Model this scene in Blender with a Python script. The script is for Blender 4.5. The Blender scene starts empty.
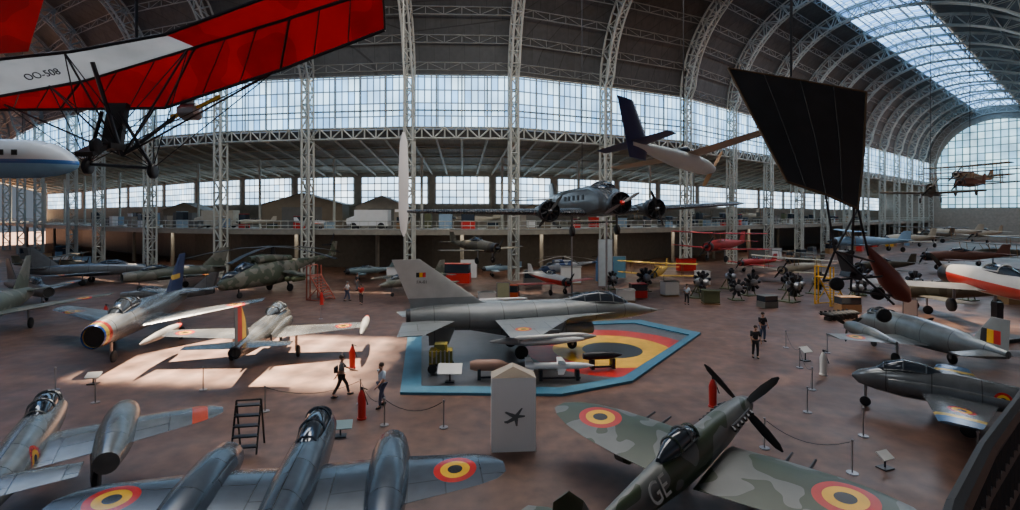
import bpy,bmesh,math,random
from mathutils import Vector,Matrix
random.seed(4)
pi=math.pi
sc=bpy.context.scene
COL=sc.collection
V=Vector
# ------------------------------------------------ materials
def nn(nt,t): return nt.nodes.new(t)
def mth(nt,op,a,b=None,c=None):
    n=nn(nt,'ShaderNodeMath');n.operation=op
    for i,x in enumerate((a,b,c)):
        if x is None: continue
        if isinstance(x,(int,float)): n.inputs[i].default_value=x
        else: nt.links.new(x,n.inputs[i])
    return n.outputs[0]
def mix(nt,f,a,b,mode='MIX'):
    n=nn(nt,'ShaderNodeMix');n.data_type='RGBA';n.blend_type=mode
    for i,x in ((0,f),(6,a),(7,b)):
        if isinstance(x,(int,float)): n.inputs[i].default_value=x
        elif isinstance(x,tuple): n.inputs[i].default_value=(x[0],x[1],x[2],1)
        else: nt.links.new(x,n.inputs[i])
    return n.outputs[2]
def ramp(nt,f,stops,const=True):
    n=nn(nt,'ShaderNodeValToRGB')
    if const:n.color_ramp.interpolation='CONSTANT'
    e=n.color_ramp.elements
    while len(e)<len(stops): e.new(.5)
    for k,(p,c) in enumerate(stops):
        e[k].position=p;e[k].color=(c[0],c[1],c[2],1)
    nt.links.new(f,n.inputs[0]);return n.outputs[0]
BK=(.012,.012,.014);YE=(.9,.48,.01);RD=(.55,.015,.01)
MC={}
def paint(name,c,c2=None,cs=.45,rough=.5,metal=0.,dirt=.3,marks=(),panel=0,ribs=0,thin=False):
    if name in MC:return MC[name]
    m=bpy.data.materials.new(name);m.use_nodes=True;nt=m.node_tree
    bs=nt.nodes['Principled BSDF'];tc=nn(nt,'ShaderNodeTexCoord');ob=tc.outputs['Object']
    sp=nn(nt,'ShaderNodeSeparateXYZ');nt.links.new(ob,sp.inputs[0])
    def noise(s,d=3):
        n=nn(nt,'ShaderNodeTexNoise');n.inputs['Scale'].default_value=s;n.inputs['Detail'].default_value=d
        nt.links.new(ob,n.inputs['Vector']);return n.outputs[0]
    col=c
    if c2 is not None:
        col=ramp(nt,noise(cs,1),[(0,c),(.5,c2)])
    dn=mth(nt,'MULTIPLY_ADD',noise(1.7,5),dirt*2,1-dirt*1.4)
    cc=nn(nt,'ShaderNodeCombineColor')
    for i in range(3): nt.links.new(dn,cc.inputs[i])
    if panel:
        b=nn(nt,'ShaderNodeTexBrick');nt.links.new(ob,b.inputs['Vector'])
        b.inputs['Color1'].default_value=(1,1,1,1);b.inputs['Color2'].default_value=(.8,.8,.8,1);b.inputs['Mortar'].default_value=(.4,.4,.4,1)
        b.inputs['Scale'].default_value=panel;b.inputs['Mortar Size'].default_value=.012;b.inputs['Brick Width'].default_value=.9;b.inputs['Row Height'].default_value=.6
        col=mix(nt,1.,col,b.outputs[0],'MULTIPLY')
    for mk in marks:
        k=mk[0]
        def ax(a):
            o={'x':sp.outputs[0],'y':sp.outputs[1],'z':sp.outputs[2]}[a]
            return mth(nt,'ABSOLUTE',o) if a=='y' else o
        if k=='R':
            _,a,ca,b_,cb,r=mk
            da=mth(nt,'SUBTRACT',ax(a),ca);db=mth(nt,'SUBTRACT',ax(b_),cb)
            d=mth(nt,'DIVIDE',mth(nt,'SQRT',mth(nt,'ADD',mth(nt,'MULTIPLY',da,da),mth(nt,'MULTIPLY',db,db))),r)
            rc=ramp(nt,mth(nt,'MULTIPLY',d,.5),[(0,BK),(.17,YE),(.34,RD)])
            col=mix(nt,mth(nt,'LESS_THAN',d,1.),col,rc)
        else:
            _,a,a0,a1,b_,b0,b1,cols=mk
            t=mth(nt,'DIVIDE',mth(nt,'SUBTRACT',ax(a),a0),a1-a0)
            u=mth(nt,'DIVIDE',mth(nt,'SUBTRACT',ax(b_),b0),b1-b0)
            ins=mth(nt,'LESS_THAN',mth(nt,'MAXIMUM',mth(nt,'ABSOLUTE',mth(nt,'SUBTRACT',t,.5)),mth(nt,'ABSOLUTE',mth(nt,'SUBTRACT',u,.5))),.5)
            rc=ramp(nt,t,[(i/len(cols),q) for i,q in enumerate(cols)]) if len(cols)>1 else cols[0]
            col=mix(nt,ins,col,rc)
    col=mix(nt,1.,col,cc.outputs[0],'MULTIPLY')
    nt.links.new(col,bs.inputs['Base Color'])
    if ribs:
        w=nn(nt,'ShaderNodeTexWave');w.inputs['Scale'].default_value=ribs;w.bands_direction='Y';nt.links.new(ob,w.inputs['Vector'])
        bp=nn(nt,'ShaderNodeBump');bp.inputs['Strength'].default_value=.8;bp.inputs['Distance'].default_value=.06
        nt.links.new(w.outputs[1],bp.inputs['Height']);nt.links.new(bp.outputs[0],bs.inputs['Normal'])
    bs.inputs['Roughness'].default_value=rough;bs.inputs['Metallic'].default_value=metal
    if thin:
        tr=nn(nt,'ShaderNodeBsdfTranslucent');nt.links.new(col,tr.inputs[0]);ms=nn(nt,'ShaderNodeMixShader');ms.inputs[0].default_value=.6
        nt.links.new(bs.outputs[0],ms.inputs[1]);nt.links.new(tr.outputs[0],ms.inputs[2]);nt.links.new(ms.outputs[0],nt.nodes['Material Output'].inputs[0])
    MC[name]=m;return m
def glow_window(name,c1,c2,bar,s,w,h,st,mo=.03):
    m=bpy.data.materials.new(name);m.use_nodes=True;nt=m.node_tree
    bs=nt.nodes['Principled BSDF'];tc=nn(nt,'ShaderNodeTexCoord')
    b=nn(nt,'ShaderNodeTexBrick');nt.links.new(tc.outputs['UV'],b.inputs['Vector'])
    b.offset=0;b.inputs['Color1'].default_value=(*c1,1);b.inputs['Color2'].default_value=(*c2,1);b.inputs['Mortar'].default_value=(*bar,1)
    b.inputs['Scale'].default_value=s;b.inputs['Mortar Size'].default_value=mo;b.inputs['Brick Width'].default_value=w;b.inputs['Row Height'].default_value=h
    n=nn(nt,'ShaderNodeTexNoise');n.inputs['Scale'].default_value=.2;nt.links.new(tc.outputs['UV'],n.inputs['Vector'])
    f=mth(nt,'MULTIPLY_ADD',n.outputs[0],1.9,.05)
    nt.links.new(b.outputs[0],bs.inputs['Emission Color']);bs.inputs['Base Color'].default_value=(.2,.22,.25,1)
    nt.links.new(mth(nt,'MULTIPLY',f,st),bs.inputs['Emission Strength']);bs.inputs['Roughness'].default_value=.4
    return m
def clear_glass(nm,a):
    m=bpy.data.materials.new(nm);m.use_nodes=True;nt=m.node_tree
    o=nt.nodes['Material Output'];nt.nodes.remove(nt.nodes['Principled BSDF'])
    t=nn(nt,'ShaderNodeBsdfTransparent');tc=nn(nt,'ShaderNodeTexCoord')
    b=nn(nt,'ShaderNodeTexBrick');nt.links.new(tc.outputs['UV'],b.inputs['Vector']);b.offset=0
    b.inputs['Color1'].default_value=(a,a,a,1);b.inputs['Color2'].default_value=(a*.35,a*.35,a*.35,1);b.inputs['Mortar'].default_value=(0,0,0,1)
    b.inputs['Scale'].default_value=1;b.inputs['Mortar Size'].default_value=.15;b.inputs['Brick Width'].default_value=1.5;b.inputs['Row Height'].default_value=1.6
    nt.links.new(b.outputs[0],t.inputs[0]);nt.links.new(t.outputs[0],o.inputs[0]);return m
def flat(name,c,rough=.6,metal=0,dirt=.2): return paint(name,c,rough=rough,metal=metal,dirt=dirt)
black=flat('black_rubber',(.012,.012,.013),.6);dark=flat('dark_metal',(.035,.035,.04),.4,.5)
steel=flat('bare_steel',(.35,.35,.36),.35,.8);white=flat('white_paint',(.75,.75,.73),.5,0,.1)
red=flat('red_paint',(.6,.02,.015),.4);yellow=flat('yellow_paint',(.8,.42,.01),.5);navy=flat('navy_paint',(.012,.025,.11),.4)
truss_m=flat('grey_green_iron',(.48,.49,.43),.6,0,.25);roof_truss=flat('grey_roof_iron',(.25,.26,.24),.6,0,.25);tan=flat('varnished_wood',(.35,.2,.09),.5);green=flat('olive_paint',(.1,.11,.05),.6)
glassm=flat('canopy_glass',(.035,.045,.06),.06,.2,.05);orange=flat('orange_paint',(.8,.11,.02),.5)
skin=flat('skin_tone',(.5,.27,.18),.6,0,.05)
# ------------------------------------------------ mesh builder
class G:
    def __init__(s): s.v=[];s.f=[]
    def add(s,vs,fs):
        o=len(s.v);s.v+=[tuple(v) for v in vs];s.f+=[[i+o for i in f] for f in fs];return s
    def box(s,c,d,rz=0,rx=0,ry=0):
        M=Matrix.Rotation(rz,3,'Z')@Matrix.Rotation(ry,3,'Y')@Matrix.Rotation(rx,3,'X');c=V(c)
        vs=[c+M@V((d[0]*x/2,d[1]*y/2,d[2]*z/2)) for x in(-1,1) for y in(-1,1) for z in(-1,1)]
        return s.add(vs,[(0,1,3,2),(4,6,7,5),(0,4,5,1),(2,3,7,6),(0,2,6,4),(1,5,7,3)])
    def tube(s,a,b,r,r2=None,n=6,cap=True):
        a=V(a);b=V(b);r2=r if r2 is None else r2;d=(b-a)
        if d.length<1e-6:return s
        d.normalize();u=d.orthogonal().normalized();w=d.cross(u);vs=[]
        for p,q in((a,r),(b,r2)):
            for k in range(n):
                t=2*pi*k/n+pi/4;vs.append(p+(u*math.cos(t)+w*math.sin(t))*q)
        fs=[(k,(k+1)%n,n+(k+1)%n,n+k) for k in range(n)]
        if cap: fs+=[tuple(range(n))[::-1],tuple(range(n,2*n))]
        return s.add(vs,fs)
    def loft(s,rings,cap=True):
        n=len(rings[0]);vs=[p for r in rings for p in r];fs=[]
        for j in range(len(rings)-1):
            for k in range(n):
                fs.append((j*n+k,j*n+(k+1)%n,(j+1)*n+(k+1)%n,(j+1)*n+k))
        if cap: fs+=[tuple(range(n))[::-1],tuple(range((len(rings)-1)*n,len(rings)*n))]
        return s.add(vs,fs)
    def body(s,st,y=0,n=18,p=2.):
        R=[]
        for q in st:
            x,z,hw,hh=q[:4];pp=q[4] if len(q)>4 else p;r=[]
            for k in range(n):
                a=2*pi*k/n;c=math.cos(a);e=math.sin(a)
                r.append((x,y+hw*math.copysign(abs(c)**(2/pp),c),z+hh*math.copysign(abs(e)**(2/pp),e)))
            R.append(r)
        return s.loft(R)
    def foil(s,secs,side=1,vert=False,y0=0):
        F=[(0,0),(.05,.55),(.22,1),(.5,.88),(.8,.42),(1,.04)];R=[]
        for (a,xle,b,ch,t) in secs:
            up=[(xle-ch*f,ch*t/2*h) for f,h in F];lo=[(xle-ch*f,-ch*t/2*h*.8) for f,h in F[1:][::-1]]
            r=[]
            for x,h in up+lo:
                r.append((x,y0+b+h,a) if vert else (x,side*a+y0,b+h))
            R.append(r)
        return s.loft(R)
    def ball(s,c,r,n=10,m=8):
        c=V(c);r=V(r) if hasattr(r,'__len__') else V((r,r,r));R=[]
        for j in range(1,m):
            t=pi*j/m;R.append([(c.x+r.x*math.sin(t)*math.cos(2*pi*k/n),c.y+r.y*math.sin(t)*math.sin(2*pi*k/n),c.z+r.z*math.cos(t)) for k in range(n)])
        return s.loft(R)
    def wheel(s,c,r,w,axis=(0,1,0)):
        c=V(c);a=V(axis).normalized();u=a.orthogonal().normalized();q=a.cross(u);R=[]
        for h,k in((-.5,.35),(-.5,.8),(-.3,1),(.3,1),(.5,.8),(.5,.35)):
            R.append([c+a*w*h+(u*math.cos(2*pi*i/16)+q*math.sin(2*pi*i/16))*r*k for i in range(16)])
        return s.loft(R)
    def lat(s,A,B,r,sd=None,rd=None):
        A=[V(a) for a in A];B=[V(b) for b in B];rd=rd or r*.6
        offs=[V((0,0,0))] if sd is None else [V(sd),-V(sd)]
        for o in offs:
            for k in range(len(A)-1):
                s.tube(A[k]+o,A[k+1]+o,r,n=4,cap=False);s.tube(B[k]+o,B[k+1]+o,r,n=4,cap=False)
                p,q=(A[k],B[k+1]) if k%2 else (B[k],A[k+1])
                s.tube(p+o,q+o,rd,n=4,cap=False);s.tube(A[k]+o,B[k]+o,rd,n=4,cap=False)
        if sd is not None:
            for k in range(len(A)):
                for P in(A,B): s.tube(P[k]+V(sd),P[k]-V(sd),rd,n=4,cap=False)
                if k<len(A)-1: s.tube(B[k]+V(sd)*(1 if k%2 else -1),B[k+1]-V(sd)*(1 if k%2 else -1),rd,n=4,cap=False)
        return s
    def obj(s,name,mat,parent=None,label=None,cat=None,group=None,smooth=40,struct=False,loc=None,rz=0):
        me=bpy.data.meshes.new(name);me.from_pydata(s.v,[],s.f);me.update()
        bm=bmesh.new();bm.from_mesh(me);bmesh.ops.recalc_face_normals(bm,faces=bm.faces);bm.to_mesh(me);bm.free()
        if smooth:
            me.polygons.foreach_set('use_smooth',[True]*len(me.polygons));me.set_sharp_from_angle(angle=math.radians(smooth))
        me.materials.append(mat)
        o=bpy.data.objects.new(name,me);COL.objects.link(o)
        if parent:o.parent=parent
        if label:o['label']=label
        if cat:o['category']=cat
        if group:o['group']=group
        if struct:o['kind']='structure'
        if loc:o.location=loc
        o.rotation_euler[2]=rz
        return o
def root(name,label,cat,loc,hd=0,pitch=0,roll=0,scale=1,group=None):
    e=bpy.data.objects.new(name,None);COL.objects.link(e);e.location=loc
    R=Matrix.Rotation(math.radians(hd),4,'Z')@Matrix.Rotation(math.radians(-pitch),4,'Y')@Matrix.Rotation(math.radians(roll),4,'X')
    e.rotation_euler=R.to_euler();e.scale=(scale,)*3;e['label']=label;e['category']=cat;e.empty_display_size=.3
    if group:e['group']=group
    return e
def text(st,size,mat,parent,loc,rot,name='lettering',ext=.004):
    cu=bpy.data.curves.new('t','FONT');cu.body=st;cu.size=size;cu.extrude=ext;cu.align_x='CENTER';cu.align_y='CENTER'
    t=bpy.data.objects.new('tmp',cu);COL.objects.link(t);dg=bpy.context.evaluated_depsgraph_get()
    me=bpy.data.meshes.new_from_object(t.evaluated_get(dg));bpy.data.objects.remove(t)
    me.materials.clear();me.materials.append(mat)
    o=bpy.data.objects.new(name,me);COL.objects.link(o);o.parent=parent;o.location=loc;o.rotation_euler=[math.radians(a) for a in rot];return o
def uvquad(name,P,mat,u,v):
    me=bpy.data.meshes.new(name);me.from_pydata([tuple(p) for p in P],[],[(0,1,2,3)]);uv=me.uv_layers.new()
    for k,c in enumerate(((0,0),(u,0),(u,v),(0,v))): uv.data[k].uv=c
    me.materials.append(mat);o=bpy.data.objects.new(name,me);COL.objects.link(o)
    o['kind']='structure'
    return o
# ------------------------------------------------ SETTING
cols=[(-132,124),(-112,112),(-97,100),(-85,91),(-72,83),(-61,75),(-48,67.5),(-36,63),(-24.4,61),(-11.8,59.5),(.3,60),(12.1,65),(24.5,71)]
cols+=[(24.5+.775*13*k,71+.632*13*k) for k in range(1,12)]
N=len(cols);C2=[V((a,b,0)) for a,b in cols];NR=[]
for i in range(N):
    d=C2[min(i+1,N-1)]-C2[max(i-1,0)];d.normalize();NR.append(V((d.y,-d.x,0)))
TD=[V((-n.y,n.x,0)) for n in NR]
def W(i,d,z): return C2[i]+NR[i]*d+V((0,0,z))
tn=[0]
def trim():
    tn[0]+=1;return 'trim_%d'%tn[0]
def strip(name,prof,mat,i0=0,i1=None,smooth=0):
    g=G();i1=i1 or N-1
    for i in range(i0,i1):
        for (a,b),(c,d) in zip(prof[:-1],prof[1:]):
            g.add([W(i,a,b),W(i+1,a,b),W(i+1,c,d),W(i,c,d)],[(0,1,2,3)])
    return g.obj(name,mat,struct=True,smooth=smooth)
fm=bpy.data.materials.new('worn_red_brown_floor');fm.use_nodes=True;nt=fm.node_tree;bs=nt.nodes['Principled BSDF']
tc=nn(nt,'ShaderNodeTexCoord')
def nz(s,d,v=None):
    n=nn(nt,'ShaderNodeTexNoise');n.inputs['Scale'].default_value=s;n.inputs['Detail'].default_value=d;nt.links.new(tc.outputs['Object'],n.inputs['Vector']);return n.outputs[0]
c=ramp(nt,nz(.16,6),[(.3,(.085,.041,.028)),(.55,(.14,.072,.05)),(.75,(.19,.108,.078))],False)
c=mix(nt,.75,c,ramp(nt,nz(1.6,9),[(.3,(.4,.4,.4)),(.7,(1.35,1.28,1.2))],False),'MULTIPLY')
nt.links.new(c,bs.inputs['Base Color'])
nt.links.new(mth(nt,'MULTIPLY_ADD',nz(.6,4),.35,.3),bs.inputs['Roughness'])
G().add([(-220,-25,0),(300,-25,0),(300,300,0),(-220,300,0)],[(0,1,2,3)]).obj('floor',fm,struct=True,smooth=0)
darkwall=paint('dark_plaster',(.04,.036,.032),dirt=.3);cream=paint('cream_plaster',(.3,.27,.22),dirt=.3);lowwall=paint('brown_plaster',(.1,.084,.065),dirt=.35)
roofm=paint('grey_roof_boarding',(.07,.073,.07),dirt=.35,rough=.7,panel=.5)
aislem=paint('brown_roof_boarding',(.25,.2,.13),dirt=.3,rough=.7,panel=.6)
HS=15.5;NS=22.;ZS=24.;RI=16.
far=[(HS*(1-math.cos(t)),ZS+RI*math.sin(t)) for t in [pi/2*k/16 for k in range(17)]]
near=[(HS+NS*math.sin(t),ZS+RI*math.cos(t)) for t in [pi/2*k/14 for k in range(1,15)]]
prof=far+near
SK0,SK1=13,18
strip('ceiling',[(a,b+.5) for a,b in prof[:SK0+1]],roofm)
strip('ceiling_near',[(a,b+.5) for a,b in prof[SK1:]]+[(75,24.5)],roofm)
strip('ceiling_aisle',[(0.2,17),(-13.5,13.8)],aislem)
strip('wall_far_lower',[(-12.8,0),(-12.8,5.5)],lowwall)
strip('wall_far_upper',[(-13,5.6),(-13,14)],cream)
strip('wall_far_sill',[(-.1,16.8),(-.1,17.9)],darkwall)
strip('floor_balcony',[(0,5.3),(0,5.9),(-13,5.9),(-13,5.3),(0,5.3)],paint('balcony_concrete',(.28,.26,.21),dirt=.3))
wup=glow_window('upper_window_glass',(.17,.44,.82),(.5,.78,1.),(.02,.035,.05),1,.8,1.55,3.3,.085)
wlo=glow_window('lower_window_glass',(.35,.6,.88),(.75,.9,1.),(.04,.04,.04),1,1.0,1.0,3.8,.085)
wsk=glow_window('skylight_glass',(.07,.28,.8),(.42,.7,1.),(.02,.03,.04),1,1.0,1.1,4.2,.12)
cg=clear_glass('clear_roof_glass',1.);cg2=clear_glass('sun_dimming_roof_glass',.14);wn=0  # unseen bays; pane tints made up to shape the floor's sun patches
for i in range(N-1):
    L=(C2[i+1]-C2[i]).length
    wn+=1;uvquad('window_%d'%wn,[W(i,-.2,18),W(i+1,-.2,18),W(i+1,-.2,24.5),W(i,-.2,24.5)],wup,L,6.5)
    wn+=1
    a=W(i,-12.9,9.3);b=W(i+1,-12.9,9.3);e=(b-a);h=V((0,0,3.9))
    a2=a+e*.06;b2=b-e*.06
    uvquad('window_%d'%wn,[a2,b2,b2+h,a2+h],wlo,e.length*.88,3.9)
    for k in range(SK0,SK1):
        (p,q),(r,s)=prof[k],prof[k+1]
        wn+=1;uvquad('window_%d'%wn,[W(i,p,q+.4),W(i+1,p,q+.4),W(i+1,r,s+.4),W(i,r,s+.4)],cg if i==8 else cg2 if i==11 else wsk,L,1.6)
g=G();ring_=[W(N-1,-13,0)]+[W(N-1,-13,13.8),W(N-1,0,17)]+[W(N-1,a,b+.5) for a,b in prof]+[W(N-1,37.5,0)]
g.add(ring_,[list(range(len(ring_)))])
o=g.obj('wall_end',cream,struct=True,smooth=0)
T_=TD[N-1]*-.3
arch=[W(N-1,3,10)+T_]+[W(N-1,HS-(HS-a)*.88,ZS-3+(b-ZS)*.95)+T_ for a,b in prof]+[W(N-1,34,10)+T_]
me=bpy.data.meshes.new('window_arch');me.from_pydata([tuple(p) for p in arch],[],[list(range(len(arch)))]);uv=me.uv_layers.new()
for l in me.loops:
    p=arch[l.vertex_index];uv.data[l.index].uv=((p-arch[0]).dot(NR[N-1]),p.z)
me.materials.append(glow_window('arch_window_glass',(.18,.42,.62),(.5,.75,.85),(.02,.06,.06),1,1.7,2.2,2.4,.16));o=bpy.data.objects.new('window_arch',me);COL.objects.link(o);o['kind']='structure'
zs=[k*1.5 for k in range(17)]
for i in range(N):
    A=[W(i,.0,z) for z in zs];B=[W(i,1.1,z) for z in zs]
    G().lat(A,B,.15,TD[i]*.45,.08).obj(trim(),truss_m,struct=True,smooth=0)
    A=[A[-1]];B=[B[-1]]
    for k in range(1,len(prof)):
        a,b=prof[k];p0=prof[k-1];p1=prof[min(k+1,len(prof)-1)];dx,dz=p1[0]-p0[0],p1[1]-p0[1];l=math.hypot(dx,dz)
        A.append(W(i,a,b));B.append(W(i,a+dz/l*1.7,b-dx/l*1.7))
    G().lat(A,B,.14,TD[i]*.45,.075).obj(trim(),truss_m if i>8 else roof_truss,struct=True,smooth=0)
for k in list(range(1,SK0+1,2))+list(range(SK1,31,3)):
    a,b=prof[k];g=G()
    for i in range(N-1):
        n_=6;P=[W(i,a,b+.3).lerp(W(i+1,a,b+.3),j/n_) for j in range(n_+1)];Q=[p-V((0,0,.9)) for p in P];g.lat(P,Q,.07,None,.045)
    g.obj(trim(),roof_truss,struct=True,smooth=0)
for i in range(N-1):
    P=[W(i,.3,18.1).lerp(W(i+1,.3,18.1),j/9) for j in range(10)];Q=[p-V((0,0,1.3)) for p in P]
    G().lat(P,Q,.13,None,.09).obj(trim(),truss_m,struct=True,smooth=0)
    g=G()
    for j in range(1,4):
        p=W(i,0,18).lerp(W(i+1,0,18),j/4);g.tube(p,p+V((0,0,6.5)),.09,n=4)
    for z in(20.2,24.4): g.tube(W(i,0,z),W(i+1,0,z),.1,n=4)
    g.obj(trim(),roof_truss,struct=True,smooth=0)
    g=G()
    for j in range(0,4):
        f=j/4;g.tube(W(i,0,16.7).lerp(W(i+1,0,16.7),f),W(i,-13,13.6).lerp(W(i+1,-13,13.6),f),.16,n=4)
    for d in(-3,-6,-9,-12): g.tube(W(i,d,16.8+d*.24),W(i+1,d,16.8+d*.24),.11,n=4)
    g.obj(trim(),flat('rafter_iron',(.3,.27,.2)),struct=True,smooth=0)
    g=G()
    for z in(6.0,6.4,6.95): g.tube(W(i,.0,z),W(i+1,.0,z),.05,n=4)
    for j in range(13):
        p=W(i,0,5.9).lerp(W(i+1,0,5.9),j/12);g.tube(p,p+V((0,0,1.05)),.03,n=4)
    g.obj(trim(),truss_m,struct=True,smooth=0)
    g=G();p=W(i,-6,0).lerp(W(i+1,-6,0),.5);g.tube(p,p+V((0,0,5.3)),.25,n=10);g.obj(trim(),cream,struct=True)
    g=G();p=W(i,-6,5.9);g.tube(p,p+V((0,0,9.3)),.18,n=8);g.obj(trim(),truss_m,struct=True)
# viewer's gallery railing
pts=[V((4.4,3.95,0)),V((3.4,3.2,0)),V((2.72,2.66,0)),V((2.02,2.12,0)),V((1.52,1.7,0)),V((1.0,1.2,0))]
bi_=flat('black_iron',(.012,.012,.014),.6)
g=G()
for a,b in zip(pts[:-1],pts[1:]):
    g.tube(a+V((0,0,6.7)),b+V((0,0,6.7)),.035,n=8)
    for z in(6.5,6.3,6.1,5.9,5.7): g.tube(a+V((0,0,z)),b+V((0,0,z)),.02,n=6)
    nb=int((b-a).length/.11)
    for j in range(nb): p=a.lerp(b,j/nb);g.tube(p+V((0,0,5.6)),p+V((0,0,6.7)),.014,n=5)
g.obj('trim_gallery_railing',bi_,struct=True)
g=G();n_=len(pts);off=V((3,-2.6,0))
vs=[p+V((0,0,5.6)) for p in pts]+[p+off+V((0,0,5.6)) for p in pts];vs+=[p-V((0,0,.4)) for p in vs]
fs=[(k,k+1,n_+k+1,n_+k) for k in range(n_-1)]+[(2*n_+k,2*n_+k+1,3*n_+k+1,3*n_+k) for k in range(n_-1)]+[(k,k+1,2*n_+k+1,2*n_+k) for k in range(n_-1)]
g.add(vs,fs).obj('floor_gallery',bi_,struct=True,smooth=0)
# ------------------------------------------------ AIRCRAFT
def blade(g,x,y,z,r,ang,w,tw=.5):
    R=[]
    for f,ww in((.08,.4),(.3,.9),(.6,1.),(.88,.75),(1,.2)):
        u=V((0,math.cos(ang),math.sin(ang)));c=V((x,y,z))+u*r*f;t=tw*(1.3-f);q=(V((1,0,0))*math.sin(t)+u.cross(V((1,0,0)))*math.cos(t));p=u.cross(q)
        W_=w*ww/2;R.append([c+q*W_,c+p*.02,c-q*W_,c-p*.02])
    g.loft(R)
def propeller(par,x,y,z,r,nb,a0=.6,spin=(.28,.6),mat=None,bm_=None,w=.25):
    g=G();L=spin[1];g.body([(x-.12,z,spin[0],spin[0]),(x+L*.3,z,spin[0]*.9,spin[0]*.9),(x+L*.7,z,spin[0]*.5,spin[0]*.5),(x+L,z,.03,.03)],y,12)
    h=g.obj('propeller',mat or dark,par)
    for k in range(nb):
        b=G();blade(b,x,y,z,r,a0+2*pi*k/nb,w);b.obj('propeller_blade',bm_ or black,h)
def radial(par,x,y,z,r,mat,depth=.9):
    g=G();R=[]
    for dx,rr in((-depth,.9),(-depth*.4,1.02),(0,1),(.08,.93),(0,.86),(-depth*.5,.84)):
        R.append([(x+dx,y+r*rr*math.cos(2*pi*k/18),z+r*rr*math.sin(2*pi*k/18)) for k in range(18)])
    g.loft(R,cap=False);cw=g.obj('engine_cowling',mat,par)
    g=G();g.body([(x-.45,z,r*.84,r*.84),(x-.4,z,r*.84,r*.84)],y,16);g.body([(x-.4,z,r*.35,r*.35),(x,z,r*.2,r*.2)],y,12)
    for k in range(9):
        a=2*pi*k/9;g.tube((x-.2,y+r*.25*math.cos(a),z+r*.25*math.sin(a)),(x-.2,y+r*.8*math.cos(a),z+r*.8*math.sin(a)),r*.12,n=8)
    g.obj('engine_cylinders',dark,cw)
def plane(name,label,pos,hd,S,scale=1,pitch=0,roll=0,cat='airplane',wheels=True,group=None):
    e=root(name,label,cat,pos,hd,pitch,roll,scale,group);m=S['mat'];wm=S.get('wmat',m)
    G().body(S['fus'],n=S.get('n',20),p=S.get('p',2.)).obj('fuselage',S.get('fmat',m),e)
    if 'canopy' in S:
        c=G().body(S['canopy'],n=14).obj('cockpit_canopy',glassm,e)
        g=G();st=S['canopy'][1:-1]
        for (x,z,hw,hh) in st:
            r=[(x,hw*1.02*math.cos(a),z+hh*1.03*math.sin(a)) for a in [pi*k/10 for k in range(11)]]
            for a,b in zip(r[:-1],r[1:]): g.tube(a,b,.03,n=4)
        for sg in(1,-1):
            for (x,z,hw,hh),(x2,z2,hw2,hh2) in zip(st[:-1],st[1:]): g.tube((x,sg*hw*1.02,z),(x2,sg*hw2*1.02,z2),.03,n=4)
        g.obj('canopy_frame',S.get('cmat',m),c)
    for w in S.get('wings',[S['wing']] if 'wing' in S else []):
        for s in(1,-1): G().foil(w,s).obj('wing',wm,e)
    for s in(1,-1):
        if 'tail' in S: G().foil(S['tail'],s).obj('tailplane',S.get('tmat',m),e)
    for f in S.get('fins',[(0,S['fin'])] if 'fin' in S else []):
        G().foil(f[1],vert=True,y0=f[0]).obj('tail_fin',S.get('finmat',m),e)
    for (y,st,nm,mt) in S.get('pods',[]):
        for s in((1,-1) if y else (1,)): 
            o=G().body(st,s*y,n=16).obj(nm,mt or S.get('nmat',m),e)
            if nm=='engine_nacelle':
                x0=st[0];G().body([(x0[0]+.02,x0[1],x0[2]*.85,x0[3]*.85),(x0[0]-.1,x0[1],x0[2]*.85,x0[3]*.85)],s*y,16).obj('air_intake',black,o)
    if 'intake' in S:
        x,z,a,b=S['intake'];G().body([(x,z,a,b),(x-.1,z,a,b)],0,16).obj('air_intake',black,e)
    if 'nozzle' in S:
        x,z,a=S['nozzle'];G().body([(x+.4,z,a*1.08,a*1.08),(x-.1,z,a,a),(x-.12,z,a*.8,a*.8),(x+.2,z,a*.7,a*.7)],0,16).obj('exhaust_nozzle',dark,e)
    for pr in S.get('props',[]): propeller(e,*pr[0],**pr[1])
    for rd in S.get('radials',[]): radial(e,*rd)
    if wheels:
        for (x,y,r,zt) in S.get('gear',[]):
            for s in((1,-1) if y else (1,)):
                l=G().tube((x,s*y,zt),(x,s*y,r),.07,n=8).tube((x,s*y,r),(x,s*(y+.12),r),.05,n=6).obj('landing_gear',steel,e)
                G().wheel((x,s*(y+.1),r),r,r*.5).obj('wheel',black,l)
    for a,b in S.get('struts',[]):
        for s in(1,-1): G().tube((a[0],s*a[1],a[2]),(b[0],s*b[1],b[2]),.035,n=5).obj('wing_strut',tan,e)
    return e
fgrey=(.22,.24,.25)
f16=paint('light_grey_jet_paint',fgrey,dirt=.22,panel=.5,rough=.38,marks=[('R','x',-1.4,'y',3.6,.4)])
f16f=paint('light_grey_fuselage_paint',fgrey,dirt=.22,panel=.5,rough=.38,marks=[('R','x',.3,'z',1.5,.3)])
f16t=paint('light_grey_fin_paint',(.5,.5,.48),dirt=.2,marks=[('S','x',-6.3,-5.8,'z',4.3,4.55,[BK,YE,RD]),('S','x',-9,0,'z',0,3.2,[fgrey])])
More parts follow.
